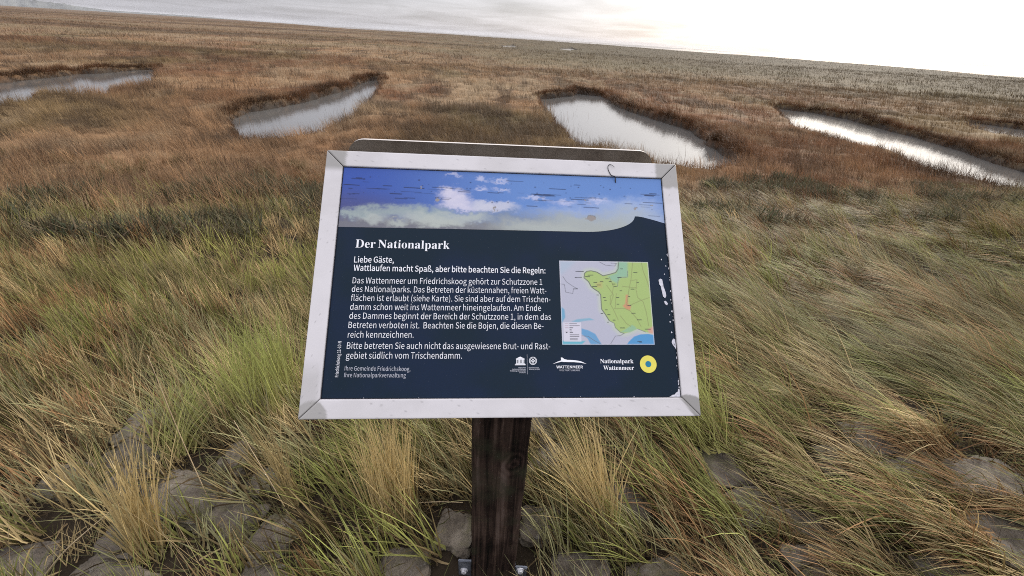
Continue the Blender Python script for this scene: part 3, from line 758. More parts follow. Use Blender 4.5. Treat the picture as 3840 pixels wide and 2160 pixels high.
# temple emblem, ring emblem and the small lines under them
tp = [[(14.2, -135.9), (29.4, -135.9), (21.8, -132.4)], rect(14.8, -137.4, 28.8, -136.3), rect(14.6, -143.9, 29.0, -143.2), rect(13.9, -144.9, 29.8, -144.1), rect(13.0, -146.3, 30.7, -145.1)]
tp += [rect(15.4 + i * 2.32, -143.1, 16.7 + i * 2.32, -137.5) for i in range(6)]
e = flat_polys('emblem', tp, mat_white, panel)
tag(e, 'white temple emblem with six columns')
em = ring(42.9, -139.2, 5.7, 6.5) + ring(42.9, -139.2, 4.4, 5.0)
dm = lambda r: [(42.9 + r, -139.2), (42.9, -139.2 + r), (42.9 - r, -139.2), (42.9, -139.2 - r)]
for i in range(4):
    a0, a1 = dm(1.6), dm(3.4)
    em.append([a0[i], a1[i], a1[(i + 1) % 4], a0[(i + 1) % 4]])
em.append(rect(42.5, -146, 43.3, -144.4))
e = flat_polys('emblem', em, mat_white, panel)
tag(e, 'white double ring emblem with a diamond')
flat_polys('divider', [rect(33.0, -161, 33.4, -128.8)], mat_dim, panel)
text_mesh([('sans', 'Organisation', 18.6, -151.2, 12, 1.9, 0), ('sans', 'der Vereinten Nationen', 8.4, -153.8, 22.2, 1.9, 0), ('sans', 'für Bildung, Wissenschaft', 5.0, -156.4, 25.6, 1.9, 0), ('sans', 'und Kultur', 20.4, -159.0, 10.2, 1.9, 0),
           ('sans', 'Das Wattenmeer', 36.0, -151.2, 16.5, 1.9, 0), ('sans', 'Welterbe seit 2009', 36.0, -153.8, 18.0, 1.9, 0)], 'lettering', mat_dim, panel, 0.03)['label'] = 'tiny lines under the two small emblems'

# peeled spots near the frame where the print has flaked off
r3 = random.Random(11)
peel = [[(268.4, 2.2), (271.5, 4.6), (274.9, 3.6), (276.0, -3), (276.4, -9), (279.4, -20), (280.0, -26.0), (277.6, -30.6), (274.2, -27.5), (272.6, -17.2), (271.5, -9), (269.2, -5.8)],
        [(275.1, -36.4), (277.6, -35.2), (279.9, -37), (281.8, -40.7), (279.6, -43), (276.6, -41)],
        [(267, -198.6), (271, -197.2), (275.8, -194.6), (280, -193.9), (281.8, -191.4), (285.5, -189.2), (286.2, -184.6), (289, -186), (291, -199)],
        [(282.4, -107.7), (283.4, -104.0), (285.8, -101.1), (288.9, -102.2), (291.5, -113), (291.2, -119.6), (289.2, -120.4), (287.4, -116.4), (284.2, -112)]]


def chip(x, y, r):
    n = r3.randint(6, 9)
    return [(x + r * r3.uniform(.55, 1.3) * math.cos(2 * math.pi * i / n), y + 1.4 * r * r3.uniform(.55, 1.3) * math.sin(2 * math.pi * i / n)) for i in range(n)]


for (x, y, r) in ((282.9, -72.2, 1.2), (284.1, -90.5, 1.3), (288.5, -172.4, 1.6), (287.8, -177.1, 1.2), (288.9, -182.5, 1.5), (280, 13, 1.0), (277, 40, 1.0), (283, -60, 0.8), (284, 28, 1.0), (-140, -198, .9), (60, -197.5, .7), (120, -196.8, .6), (210, -197, .7), (-225, -197.5, .8)):
    peel.append(chip(x, y, r))
for i in range(46):
    y = r3.uniform(-190, 50)
    peel.append(chip(290.3 - abs(r3.gauss(0, 1.5)), y, r3.uniform(0.4, 1.7)))
mat_flake = flat_mat('bare_metal_flakes', (0.62, 0.61, 0.64), 0.5, 0.3, 0.12, 300)
for p, lb in zip(peel[:4], ('long whitish flaked streak', 'small whitish flake under the long streak', 'whitish flaked inner corner', 'ragged whitish flake beside the rail')):
    tag(flat_polys('flaked_patch', [p], mat_flake, panel, -3.1), lb)
tag(flat_polys('flaked_specks', peel[4:], mat_flake, panel, -3.1), 'many tiny specks where the print has flaked off', kind='stuff')


# frame: four mitred rails
def rail(p0, p1, q0, q1, name, label):
    """outer edge p0-p1, inner edge q0-q1 (mm); a bevelled profile extruded along the rail with mitred ends"""
    p0, p1, q0, q1 = (np.array(p, float) for p in (p0, p1, q0, q1))
    dr = (p1 - p0) / np.linalg.norm(p1 - p0)
    g = 0.85
    prof = [(0.0, -24), (0.0, -1.2), (0.012, -0.35), (0.04, 0.0)] + [(0.04 + 0.93 * i / 14, 0.0) for i in range(1, 15)] + [(0.99, -0.4), (1.0, -1.0), (1.0, -24)]
    nl = 170
    vs_ = []
    for (s, w) in prof:
        a = p0 + (q0 - p0) * s + dr * g
        b_ = p1 + (q1 - p1) * s - dr * g
        for k_ in range(nl):
            c = a + (b_ - a) * k_ / (nl - 1)
            vs_.append((c[0], c[1], w))
    A = np.array(vs_)
    f_ = grid_faces(nl, len(prof))
    npf = len(prof)
    caps = [[j * nl for j in range(npf)], [j * nl + nl - 1 for j in range(npf)][::-1]]
    fl_ = f_.ravel().tolist() + caps[0] + caps[1]
    lt_ = [4] * len(f_) + [npf, npf]
    u, v = A[:, 0], A[:, 1]
    c = np.broadcast_to(np.array((0.66, 0.628, 0.612)), A.shape).copy()
    c = mixc(c, np.array((0.55, 0.522, 0.50)), 0.6 * sstep(0.42, 0.72, fbm(u * 0.008 + 9, v * 0.012, 5, 0.6)))
    # worn and dirty corners, each with an edge of its own
    w1 = 7 * (fbm(u * 0.1, v * 0.1, 3) - 0.5)
    grime = np.array((0.33, 0.315, 0.285))
    c = mixc(c, grime, 0.95 * sstep(3, -1, (u + 287) + w1) * sstep(185, 200, v) * sstep(-321, -319, u + 0))
    c = mixc(c, grime * 1.05, 0.95 * sstep(276, 281, u + w1) * sstep(175, 181, v + w1))
    dd = np.hypot(u - 300, v + 228)
    c = mixc(c, grime * 0.85, 0.95 * sstep(35, 33, dd + w1 * .3) * sstep(296, 300, u + (v + 214) * 0.75))
    c = mixc(c, grime * 1.05, 0.9 * sstep(26, 24, np.hypot(u + 302, v + 226) + w1 * .2))
    c = mixc(c, grime * 1.1, 0.5 * sstep(60, 20, np.abs(v + 190) + w1) * sstep(-285, -300, u))
    sp_ = fbm(u * 0.5 + 50, v * 0.5, 3)
    c = mixc(c, np.array((0.2, 0.19, 0.18)), 0.45 * sstep(0.76, 0.82, sp_))
    o = link_mesh(name, plane_pts(u, v, A[:, 2]), fl_, lt_, mat_frame, board, c)
    tag(o, label)


TLo, TRo, BRo, BLo = (-OW, OH), (OW, OH), (OW, -OH), (-OW, -OH)
TLi, TRi, BRi, BLi = (-IW, IH), (IW, IH), (IW, -IH), (-IW, -IH)
rail(TLo, TRo, TLi, TRi, 'frame_rail', 'upper rail with greyed ends')
rail(TRo, BRo, TRi, BRi, 'frame_rail', 'side rail beside the flaked print')
rail(BRo, BLo, BRi, BLi, 'frame_rail', 'lower rail with a grey stained corner')
rail(BLo, TLo, BLi, TLi, 'frame_rail', 'side rail beside the upright code')
# dark sheet added under the rails to darken the mitre gaps
bm = bmesh.new()
for (a, b_, c_, d_) in (((-319, 227.5), (319, 227.5), (289, 197.5), (-289, 197.5)), ((-319, -227.5), (319, -227.5), (289, -197.5), (-289, -197.5)), ((-319, 227.5), (-289, 197.5), (-289, -197.5), (-319, -227.5)), ((319, 227.5), (289, 197.5), (289, -197.5), (319, -227.5))):
    P = plane_pts(np.array([a[0], b_[0], c_[0], d_[0]]), np.array([a[1], b_[1], c_[1], d_[1]]), -3.0)
    bm.faces.new([bm.verts.new(p) for p in P])
tag(bm_obj('mitre_backing', bm, mat_gap, board), 'dark sheet added behind the mitre joints')

# brown steel plate standing upright behind the frame
m, nt, b, out = mat_new('weathered_plate')
t = N(nt, 'ShaderNodeTexCoord')
n1 = N(nt, 'ShaderNodeTexNoise', Scale=9.0, Detail=8.0, Roughness=0.65)
L(nt, t.outputs['Object'], n1.inputs['Vector'])
L(nt, RAMP(nt, n1.outputs['Fac'], [(0.3, (0.05, 0.036, 0.025)), (0.5, (0.105, 0.085, 0.064)), (0.75, (0.155, 0.135, 0.11))]), b.inputs['Base Color'])
b.inputs['Roughness'].default_value = 0.6
b.inputs['Specular IOR Level'].default_value = 0.2
mat_plate = m
mat_plate_edge_skylit = flat_mat('plate_edge_skylit', (0.58, 0.53, 0.48), 0.4, 0.5)  # paler than the plate: sky light on the top edge put into the colour
yaw = math.atan2(0.0911, 0.9958)
bm = bmesh.new()
hw, zt, rad = 0.290, EYE - 0.174, 0.032
outl = [(-hw, zt - 0.30), (hw, zt - 0.30)]
outl += [(hw - rad + rad * math.cos(a), zt - rad + rad * math.sin(a)) for a in np.linspace(0, math.pi / 2, 9)]
outl += [(-hw + rad + rad * math.cos(a), zt - rad + rad * math.sin(a)) for a in np.linspace(math.pi / 2, math.pi, 9)]
fr = [bm.verts.new((x, 0.0, z)) for x, z in outl]
bk = [bm.verts.new((x, 0.008, z)) for x, z in outl]
bm.faces.new(fr)
bm.faces.new(bk[::-1])
for i in range(len(outl)):
    j = (i + 1) % len(outl)
    fc = bm.faces.new((fr[i], fr[j], bk[j], bk[i]))
    if outl[i][1] > zt - rad - 0.001 and outl[j][1] > zt - rad - 0.001:
        fc.material_index = 1
plate = bm_obj('backing_plate', bm, mat_plate, board)
plate.data.materials.append(mat_plate_edge_skylit)
plate.location = (-0.030, 0.795 - 0.66, 0)
plate.rotation_euler = (0, 0, yaw)
tag(plate, 'brownish grey metal plate standing up behind the frame')

# wooden post with grain, knot and a sloping top under the panel
m, nt, b, out = mat_new('dark_stained_timber')
t = N(nt, 'ShaderNodeTexCoord')
mp = N(nt, 'ShaderNodeMapping')
mp.inputs['Scale'].default_value = (60, 60, 2.2)
L(nt, t.outputs['Object'], mp.inputs[0])
n1 = N(nt, 'ShaderNodeTexNoise', Scale=1.0, Detail=8.0, Roughness=0.6, Distortion=0.6)
L(nt, mp.outputs[0], n1.inputs['Vector'])
# rings round a knot on the front
vd = N(nt, 'ShaderNodeVectorMath', operation='DISTANCE')
mk = N(nt, 'ShaderNodeMapping')
mk.inputs['Scale'].default_value = (1.0, 0.2, 0.62)
L(nt, t.outputs['Object'], mk.inputs[0])
L(nt, mk.outputs[0], vd.inputs[0])
vd.inputs[1].default_value = (0.030, -0.013, 0.345)
kd = vd.outputs['Value']
n4 = N(nt, 'ShaderNodeTexNoise', Scale=22.0, Detail=4.0)
L(nt, t.outputs['Object'], n4.inputs['Vector'])
rings = MATH(nt, 'SINE', MATH(nt, 'ADD', MATH(nt, 'MULTIPLY', kd, 420.0), MATH(nt, 'MULTIPLY', n4.outputs['Fac'], 9.0)))
kn = MATH(nt, 'MULTIPLY', MATH(nt, 'SUBTRACT', 1.0, MATH(nt, 'DIVIDE', kd, 0.05), True), 1.0, True)
v = MATH(nt, 'ADD', n1.outputs['Fac'], MATH(nt, 'MULTIPLY', MATH(nt, 'MULTIPLY', rings, kn), 0.09))
n2 = N(nt, 'ShaderNodeTexNoise', Scale=7.0, Detail=5.0, Roughness=0.6)
L(nt, t.outputs['Object'], n2.inputs['Vector'])
v = MATH(nt, 'ADD', v, MATH(nt, 'MULTIPLY', MATH(nt, 'SUBTRACT', n2.outputs['Fac'], 0.5), 0.5))
cc = RAMP(nt, v, [(0.34, (0.004, 0.003, 0.002)), (0.46, (0.020, 0.012, 0.009)), (0.58, (0.058, 0.037, 0.027)), (0.76, (0.14, 0.10, 0.08))])
n3 = N(nt, 'ShaderNodeTexNoise', Scale=11.0, Detail=3.0)
L(nt, t.outputs['Object'], n3.inputs['Vector'])
cc = MIXC(nt, MATH(nt, 'MULTIPLY', MATH(nt, 'SUBTRACT', n3.outputs['Fac'], 0.52, True), 4.0, True), cc, (0.035, 0.036, 0.020))
L(nt, cc, b.inputs['Base Color'])
b.inputs['Roughness'].default_value = 0.7
b.inputs['Specular IOR Level'].default_value = 0.15
bp = N(nt, 'ShaderNodeBump', Strength=0.5, Distance=0.003)
L(nt, v, bp.inputs['Height'])
L(nt, bp.outputs[0], b.inputs['Normal'])
mat_post = m
bm = bmesh.new()
pw, pdp = 0.0645, 0.12
n_z = 40


def top_z(x, y):      # underside of the panel above a point of the post (Empty space)
    nrm = BLn[:3, 2]
    P0 = BLn[:3, 3] - nrm * 0.026
    return P0[2] - (nrm[0] * (x - P0[0]) + nrm[1] * (y - P0[1])) / nrm[2]


sec = []
ch = 0.004
for (x, y) in ((-pw + ch, 0), (pw - ch, 0), (pw, ch), (pw, pdp), (-pw, pdp), (-pw, ch)):
    sec.append((x, y))
ringsv = []
PX0, PY0 = -0.003, -0.062
for k_ in range(n_z + 1):
    s = k_ / n_z
    rw = []
    for (x, y) in sec:
        X_, Y_ = x * math.cos(yaw) - y * math.sin(yaw) + PX0, x * math.sin(yaw) + y * math.cos(yaw) + PY0
        z1 = top_z(X_, Y_)
        z = -0.35 + (z1 + 0.35) * s
        jit = 0.0012 * math.sin(z * 23 + x * 40) + 0.0008 * math.sin(z * 61)
        rw.append(bm.verts.new((X_ + jit * (1 if x > 0 else 0.4), Y_, z)))
    ringsv.append(rw)
for a, b_ in zip(ringsv[:-1], ringsv[1:]):
    for i in range(6):
        j = (i + 1) % 6
        bm.faces.new((a[i], a[j], b_[j], b_[i]))
bm.faces.new(ringsv[-1])
bm.faces.new(ringsv[0][::-1])
post = bm_obj('post', bm, mat_post, board)
tag(post, 'dark weathered wooden post with a knot near one edge')

# steel ground brackets with hexagonal bolts
mat_steel = flat_mat('galvanised_steel', (0.17, 0.185, 0.21), 0.5, 0.5, 0.2, 40, 0.5)
mat_bolt = flat_mat('bright_bolt', (0.75, 0.75, 0.76), 0.35, 0.5, 0.05, 100, 0.2)


def box(bm, x0, x1, y0, y1, z0, z1, bev=0.0):
    r = bmesh.ops.create_cube(bm, size=1.0)
    for v_ in r['verts']:
        v_.co = Vector((x0 + (v_.co.x + .5) * (x1 - x0), y0 + (v_.co.y + .5) * (y1 - y0), z0 + (v_.co.z + .5) * (z1 - z0)))
    if bev:
        es = list({e_ for v_ in r['verts'] for e_ in v_.link_edges})
        bmesh.ops.bevel(bm, geom=es, offset=bev, segments=2, affect='EDGES')


for sx, zt_, lab, bx, bz in ((-1, 0.075, 'taller steel bracket', -0.0905, 0.026), (1, 0.058, 'shorter steel bracket', 0.077, 0.047)):
    bm = bmesh.new()
    x0, x1 = (-0.108, -0.0665) if sx < 0 else (0.0615, 0.098)
    box(bm, x0, x1, -0.05, -0.043, -0.2, zt_, 0.002)
    xi = x1 if sx < 0 else x0
    box(bm, min(xi, xi - sx * 0.006) - 0.0002, max(xi, xi - sx * 0.006) - 0.0002, -0.0429, 0.05, -0.2, zt_ - 0.002, 0.001)
    br = bm_obj('bracket', bm, mat_steel, board)
    tag(br, lab)
    bm = bmesh.new()
    bmesh.ops.create_cone(bm, cap_ends=True, segments=6, radius1=0.0085, radius2=0.0085, depth=0.010, matrix=Matrix.Translation((bx, -0.055, bz)) @ Matrix.Rotation(math.pi / 2, 4, 'X'))
    bmesh.ops.bevel(bm, geom=list(bm.edges), offset=0.001, segments=1, affect='EDGES')
    bmesh.ops.create_cone(bm, cap_ends=True, segments=20, radius1=0.0115, radius2=0.0115, depth=0.002, matrix=Matrix.Translation((bx, -0.0512, bz)) @ Matrix.Rotation(math.pi / 2, 4, 'X'))
    bm_obj('bolt', bm, mat_bolt, br)

# a dry curled stalk caught behind the upper rail
def tube(name, pts, r0, r1, mat, seg=6, parent=None):
    pts = [Vector(p) for p in pts]
    bm = bmesh.new()
    prev = None
    n = len(pts)
    for i, p in enumerate(pts):
        tg = (pts[min(i + 1, n - 1)] - pts[max(i - 1, 0)]).normalized()
        a = tg.orthogonal().normalized()
        b_ = tg.cross(a)
        r = r0 + (r1 - r0) * i / (n - 1)
        rg = [bm.verts.new(p + a * r * math.cos(2 * math.pi * k_ / seg) + b_ * r * math.sin(2 * math.pi * k_ / seg)) for k_ in range(seg)]
        if prev:
            # match closest start to avoid twist
            off = min(range(seg), key=lambda o_: (rg[o_].co - prev[0].co).length)
            rg = rg[off:] + rg[:off]
            for k_ in range(seg):
                bm.faces.new((prev[k_], prev[(k_ + 1) % seg], rg[(k_ + 1) % seg], rg[k_]))
        else:
            bm.faces.new(rg[::-1])
        prev = rg
    bm.faces.new(prev)
    return bm_obj(name, bm, mat, parent, True)


def smooth_pts(pts, k=6):
    P = np.array(pts, float)
    n = len(P)
    o = []
    for i in range(n - 1):
        p0, p1, p2, p3 = P[max(i - 1, 0)], P[i], P[i + 1], P[min(i + 2, n - 1)]
        for j in range(k):
            t = j / k
            o.append(0.5 * ((2 * p1) + (-p0 + p2) * t + (2 * p0 - 5 * p1 + 4 * p2 - p3) * t * t + (-p0 + 3 * p1 - 3 * p2 + p3) * t ** 3))
    o.append(P[-1])
    return o


mat_stalk_dark = flat_mat('dark_stalk', (0.03, 0.03, 0.035), 0.6)
hk = [(201.6, 187.2, -2.4), (201.0, 192, -1.5), (199.8, 197, 0.8), (195.5, 198.5, 1.2), (192.2, 200.5, 1.1), (188.6, 208, 1.0), (187.4, 214.5, 1.0), (188.6, 219.5, 1.1), (191.8, 221.4, 1.4), (196, 219, 2.2), (199.4, 215.6, 2.6)]
pts = plane_pts(np.array([h[0] for h in hk]), np.array([h[1] for h in hk]), np.array([h[2] for h in hk])) + np.array((0, 0.66, 0))
o = tube('dry_tendril', smooth_pts(pts), 0.0010, 0.0004, mat_stalk_dark)
tag(o, 'thin dark curled tendril clinging to the upper rail of the board', 'plant stem')

# ------------------------------------------------------------------ paving stones of the bank
m, nt, b, out = mat_new('basalt_paving')
t = N(nt, 'ShaderNodeTexCoord')
oi = N(nt, 'ShaderNodeObjectInfo')
n1 = N(nt, 'ShaderNodeTexNoise', Scale=14.0, Detail=9.0, Roughness=0.65)
va = N(nt, 'ShaderNodeVectorMath', operation='ADD')
L(nt, t.outputs['Object'], va.inputs[0])
L(nt, oi.outputs['Location'], va.inputs[1])
L(nt, va.outputs[0], n1.inputs['Vector'])
base = RAMP(nt, n1.outputs['Fac'], [(0.28, (0.030, 0.023, 0.014)), (0.46, (0.110, 0.088, 0.060)), (0.68, (0.23, 0.195, 0.145))])
base = MIXC(nt, MATH(nt, 'MULTIPLY', oi.outputs['Random'], 0.5), base, (0.105, 0.086, 0.068))
n2 = N(nt, 'ShaderNodeTexNoise', Scale=9.0, Detail=6.0, Roughness=0.7)
L(nt, va.outputs[0], n2.inputs['Vector'])
base = MIXC(nt, MATH(nt, 'MULTIPLY', MATH(nt, 'SUBTRACT', n2.outputs['Fac'], 0.50, True), 5.0, True), base, (0.085, 0.080, 0.030))
n3 = N(nt, 'ShaderNodeTexNoise', Scale=40.0, Detail=4.0, Roughness=0.6)
L(nt, va.outputs[0], n3.inputs['Vector'])
base = MIXC(nt, MATH(nt, 'MULTIPLY', MATH(nt, 'SUBTRACT', n3.outputs['Fac'], 0.60, True), 5.0, True), base, (0.23, 0.215, 0.185))
ve = N(nt, 'ShaderNodeTexVoronoi', Scale=7.0)
ve.feature = 'DISTANCE_TO_EDGE'
wv = N(nt, 'ShaderNodeVectorMath', operation='ADD')
L(nt, va.outputs[0], wv.inputs[0])
sc_ = N(nt, 'ShaderNodeVectorMath', operation='SCALE')
L(nt, n1.outputs['Color'], sc_.inputs[0])
sc_.inputs['Scale'].default_value = 0.25
L(nt, sc_.outputs[0], wv.inputs[1])
L(nt, wv.outputs[0], ve.inputs['Vector'])
crack = MATH(nt, 'SUBTRACT', 1.0, MATH(nt, 'MULTIPLY', ve.outputs['Distance'], 55.0), True)
base = MIXC(nt, MATH(nt, 'MULTIPLY', crack, 0.8), base, (0.018, 0.014, 0.010))
L(nt, base, b.inputs['Base Color'])
b.inputs['Roughness'].default_value = 0.85
bp = N(nt, 'ShaderNodeBump', Strength=0.9, Distance=0.02)
L(nt, MATH(nt, 'ADD', n1.outputs['Fac'], MATH(nt, 'MULTIPLY', n3.outputs['Fac'], 0.35)), bp.inputs['Height'])
L(nt, bp.outputs[0], b.inputs['Normal'])
mat_stone = m

# x, y, width, depth, label
STONES = [
    (-1.44, 1.08, 0.19, 0.17, 'brown domed stone highest up in the grassless gap beside the lime tuft'),
    (-1.37, 0.93, 0.22, 0.15, 'flat mossy stone just below the brown domed stone'),
    (-1.27, 0.81, 0.20, 0.14, 'purplish grey stone touching the large pale stone'),
    (-1.06, 0.78, 0.26, 0.17, 'large pale lichened stone in the middle of the stony gap'),
    (-1.52, 0.82, 0.16, 0.14, 'small purplish stone showing through the tawny grass'),
    (-0.86, 0.72, 0.18, 0.12, 'flat brown stone behind a dark crack, between pale stone and board'),
    (-1.13, 0.645, 0.17, 0.12, 'mossy stone under a black crack, below the large pale stone'),
    (-1.08, 0.50, 0.25, 0.15, 'broad dark stone at the bottom edge of the photo, left side'),
    (-0.70, 0.665, 0.13, 0.13, 'blue grey upright stone with a rounded top'),
    (-0.665, 0.535, 0.16, 0.11, 'rough grey green stone right in front of the blue grey upright one'),
    (-1.38, 0.54, 0.19, 0.13, 'grey stone in the lower left corner beside dry straw'),
    (-0.99, 0.95, 0.13, 0.12, 'small greyish stone below the lime green tuft'),
    (-1.22, 1.20, 0.19, 0.14, 'brown stone half roofed over by grass, above the lime tuft'),
    (-0.83, 0.87, 0.14, 0.11, 'narrow grey stone seen between upright green stems'),
    (-0.27, 0.60, 0.15, 0.13, 'round mossy stone with a crack line, in front of the post on the left'),
    (-0.135, 0.73, 0.13, 0.13, 'green mossy stone tucked behind the taller steel bracket'),
    (0.145, 0.77, 0.13, 0.12, 'mossy stone directly behind the shorter steel bracket'),
    (0.27, 0.62, 0.17, 0.14, 'wide brown stone near the shorter steel bracket at the lower edge'),
    (0.22, 1.03, 0.19, 0.16, 'brown stone beside the upper part of the post'),
    (0.17, 1.20, 0.15, 0.13, 'small dark stone just under the lower rail beside the post'),
    (1.64, 1.24, 0.27, 0.17, 'long grey stone farthest up in the combed grass on the right'),
    (1.66, 1.06, 0.25, 0.15, 'grey stone just below the long grey stone on the right'),
    (1.93, 1.06, 0.27, 0.17, 'broad smooth grey stone near the right edge of the photo'),
    (1.80, 0.83, 0.24, 0.19, 'purplish layered stone at the right edge of the photo'),
    (0.52, 0.60, 0.21, 0.15, 'brown grey stone between post and right corner at the bottom edge'),
    (1.05, 0.69, 0.21, 0.14, 'grey stone at the bottom edge under right hand combed grass'),
    (1.10, 0.84, 0.19, 0.13, 'grey stone glimpsed through combed grass above the bottom edge one'),
    (1.38, 1.10, 0.20, 0.14, 'rounded grey stone between the lime tuft and the long grey stone'),
    (0.87, 1.04, 0.19, 0.15, 'purplish stone behind thin stems below the right frame corner'),
    (0.92, 0.88, 0.19, 0.13, 'dark purplish stone lower down behind the thin stems'),
    (0.46, 0.88, 0.17, 0.12, 'brown stone veiled by leaning straw right of the post'),
    (1.46, 0.70, 0.19, 0.13, 'greenish grey stone in the lower right part of the photo'),
]


def stone(i, x, y, w, d, label, h=None, group='paving stones of the bank'):
    r = np.random.default_rng(100 + i)
    bm = bmesh.new()
    bmesh.ops.create_icosphere(bm, subdivisions=5, radius=1.0)
    P = np.array([v_.co for v_ in bm.verts])
    ex = r.uniform(4.5, 8.0)
    nrm = (np.abs(P) ** ex).sum(1) ** (1 / ex)
    Q = P / nrm[:, None]
    ph = r.uniform(0, 50, 3)
    for (f_, a_) in ((1.1, 0.15), (2.6, 0.12), (6.0, 0.06), (14.0, 0.035)):
        q1 = fbm(Q[:, 0] * f_ + ph[0], Q[:, 1] * f_ + Q[:, 2] * f_ * 1.7 + ph[1], 2) - 0.5
        Q = Q * (1 + a_ * 2 * q1)[:, None]
    h = h or r.uniform(0.034, 0.05)
    Q[:, 2] = np.where(Q[:, 2] > 0.72, 0.72 + (Q[:, 2] - 0.72) * 0.35, Q[:, 2])
    Q = Q * np.array((w / 2 * 0.99, d / 2 * 1.04, 0.13))
    Q[:, 2] = np.where(Q[:, 2] > 0, Q[:, 2] * h / 0.13, Q[:, 2])
    a = r.uniform(-0.25, 0.25)
    for v_, q in zip(bm.verts, Q):
        v_.co = (q[0] * math.cos(a) - q[1] * math.sin(a), q[0] * math.sin(a) + q[1] * math.cos(a), q[2])
    o = bm_obj('paving_stone', bm, mat_stone, None, True)
    z = float(ground_z(np.array([x]), np.array([y]))[0])
    o.location = (x, y, z - 0.012)
    o.rotation_euler = (r.uniform(-.08, .08) - 0.05, r.uniform(-.08, .08), 0)
    tag(o, label, 'stone', group)
    return o


for i, (x, y, w, d, lab) in enumerate(STONES):
    stone(i, x, y, w, d, lab)

# ------------------------------------------------------------------ grass
m = bpy.data.materials.new('grass_blades')
m.use_nodes = True
nt = m.node_tree
nt.nodes.clear()
out = N(nt, 'ShaderNodeOutputMaterial')
a = N(nt, 'ShaderNodeAttribute')
a.attribute_name = 'Col'
b = N(nt, 'ShaderNodeBsdfPrincipled', Roughness=0.65)
b.inputs['Specular IOR Level'].default_value = 0.12
tr = N(nt, 'ShaderNodeBsdfTranslucent')
L(nt, a.outputs['Color'], b.inputs['Base Color'])
L(nt, a.outputs['Color'], tr.inputs[0])
mx_ = N(nt, 'ShaderNodeMixShader')
mx_.inputs[0].default_value = 0.2
L(nt, b.outputs[0], mx_.inputs[1])
L(nt, tr.outputs[0], mx_.inputs[2])
L(nt, mx_.outputs[0], out.inputs[0])
mat_grass = m


def blades(name, root, length, az, lean, curl, width, c0, c1, seg, parent=None):
    """one mesh of tapering blades; lean is the angle from upright at the root, curl what is added by the tip"""
    n = len(root)
    P = root.copy()
    hd = np.stack([np.sin(az), np.cos(az), np.zeros(n)], 1)
    wa = az + math.pi / 2 + rng.normal(0, 0.6, n)
    wd = np.stack([np.sin(wa), np.cos(wa), np.zeros(n)], 1)
    vs_, cs = [], []
    for k_ in range(seg + 1):
        s = k_ / seg
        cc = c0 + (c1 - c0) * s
        wk = width * (1 - s) ** 0.7 * 0.5 if k_ < seg else None
        if k_ < seg:
            vs_.append(P - wd * wk[:, None])
            vs_.append(P + wd * wk[:, None])
            cs += [cc, cc]
            th = np.minimum(lean + curl * (s + 0.5 / seg), 1.75)
            st = (length / seg)[:, None] * (hd * np.sin(th)[:, None] + np.array((0, 0, 1.0)) * np.cos(th)[:, None])
            P = P + st
        else:
            vs_.append(P)
            cs.append(cc)
    nvb = 2 * seg + 1
    V = np.stack(vs_, 1).reshape(-1, 3)
    C = np.stack(cs, 1).reshape(-1, 3)
    # keep blades above the ground
    base = np.arange(n)[:, None] * nvb
    quads = np.concatenate([np.array([[2 * k_, 2 * k_ + 1, 2 * k_ + 3, 2 * k_ + 2]]) for k_ in range(seg - 1)], 0) if seg > 1 else np.zeros((0, 4), int)
    tri = np.array([2 * (seg - 1), 2 * (seg - 1) + 1, 2 * seg])
    per = np.concatenate([quads.ravel(), tri])
    fl_ = (base + per[None, :]).ravel()
    lt_ = np.tile(np.array([4] * (seg - 1) + [3]), n)
    if len(V) < 4000000:
        gz = ground_z(V[:, 0], V[:, 1]) if name == 'grass' or name == 'grass_tuft' else None
        if gz is not None:
            for (sx, sy, w_, d_, _) in STONES:
                mk_ = (np.abs(V[:, 0] - sx) < w_ * 0.55) & (np.abs(V[:, 1] - sy) < d_ * 0.6)
                if mk_.any():
                    q = ((V[mk_, 0] - sx) / (w_ * .54)) ** 2 + ((V[mk_, 1] - sy) / (d_ * .56)) ** 2
                    gz[mk_] = np.maximum(gz[mk_], gz[mk_] - 0.008 + 0.062 * np.sqrt(np.clip(1 - q, 0, 1)))
            V[:, 2] = np.maximum(V[:, 2], gz + 0.004 + 0.012 * rng.random(len(V)))
    return link_mesh(name, V, fl_, lt_, mat_grass, parent, C)


def tufts(x, y, per, spread):
    """blade roots gathered round tuft centres; returns positions and the tuft index"""
    n = len(x)
    idx = np.repeat(np.arange(n), per)
    a = rng.uniform(0, 2 * math.pi, len(idx))
    r = spread * np.sqrt(rng.random(len(idx)))
    return x[idx] + r * np.cos(a), y[idx] + r * np.sin(a), idx


def stone_free(x, y, k=1.0):
    ok = np.ones(x.shape, bool)
    for (sx, sy, w, d, _) in STONES:
        ok &= ((x - sx) / (w * 0.5 * k)) ** 2 + ((y - sy) / (d * 0.5 * k)) ** 2 > 1
    # the post
    ok &= ~((np.abs(x) < 0.14) & (np.abs(y - 0.63) < 0.135))
    return ok


def wedge(n, y0, y1, m=1.42, pad=0.9, power=1.0):
    u = rng.random(n)
    y = y0 + (y1 - y0) * u ** power
    w = m * np.maximum(y, 0.5) + pad
    keep = rng.random(n) < w / (m * y1 + pad)
    y = y[keep]
    w = w[keep]
    return (rng.random(len(y)) * 2 - 1) * w, y


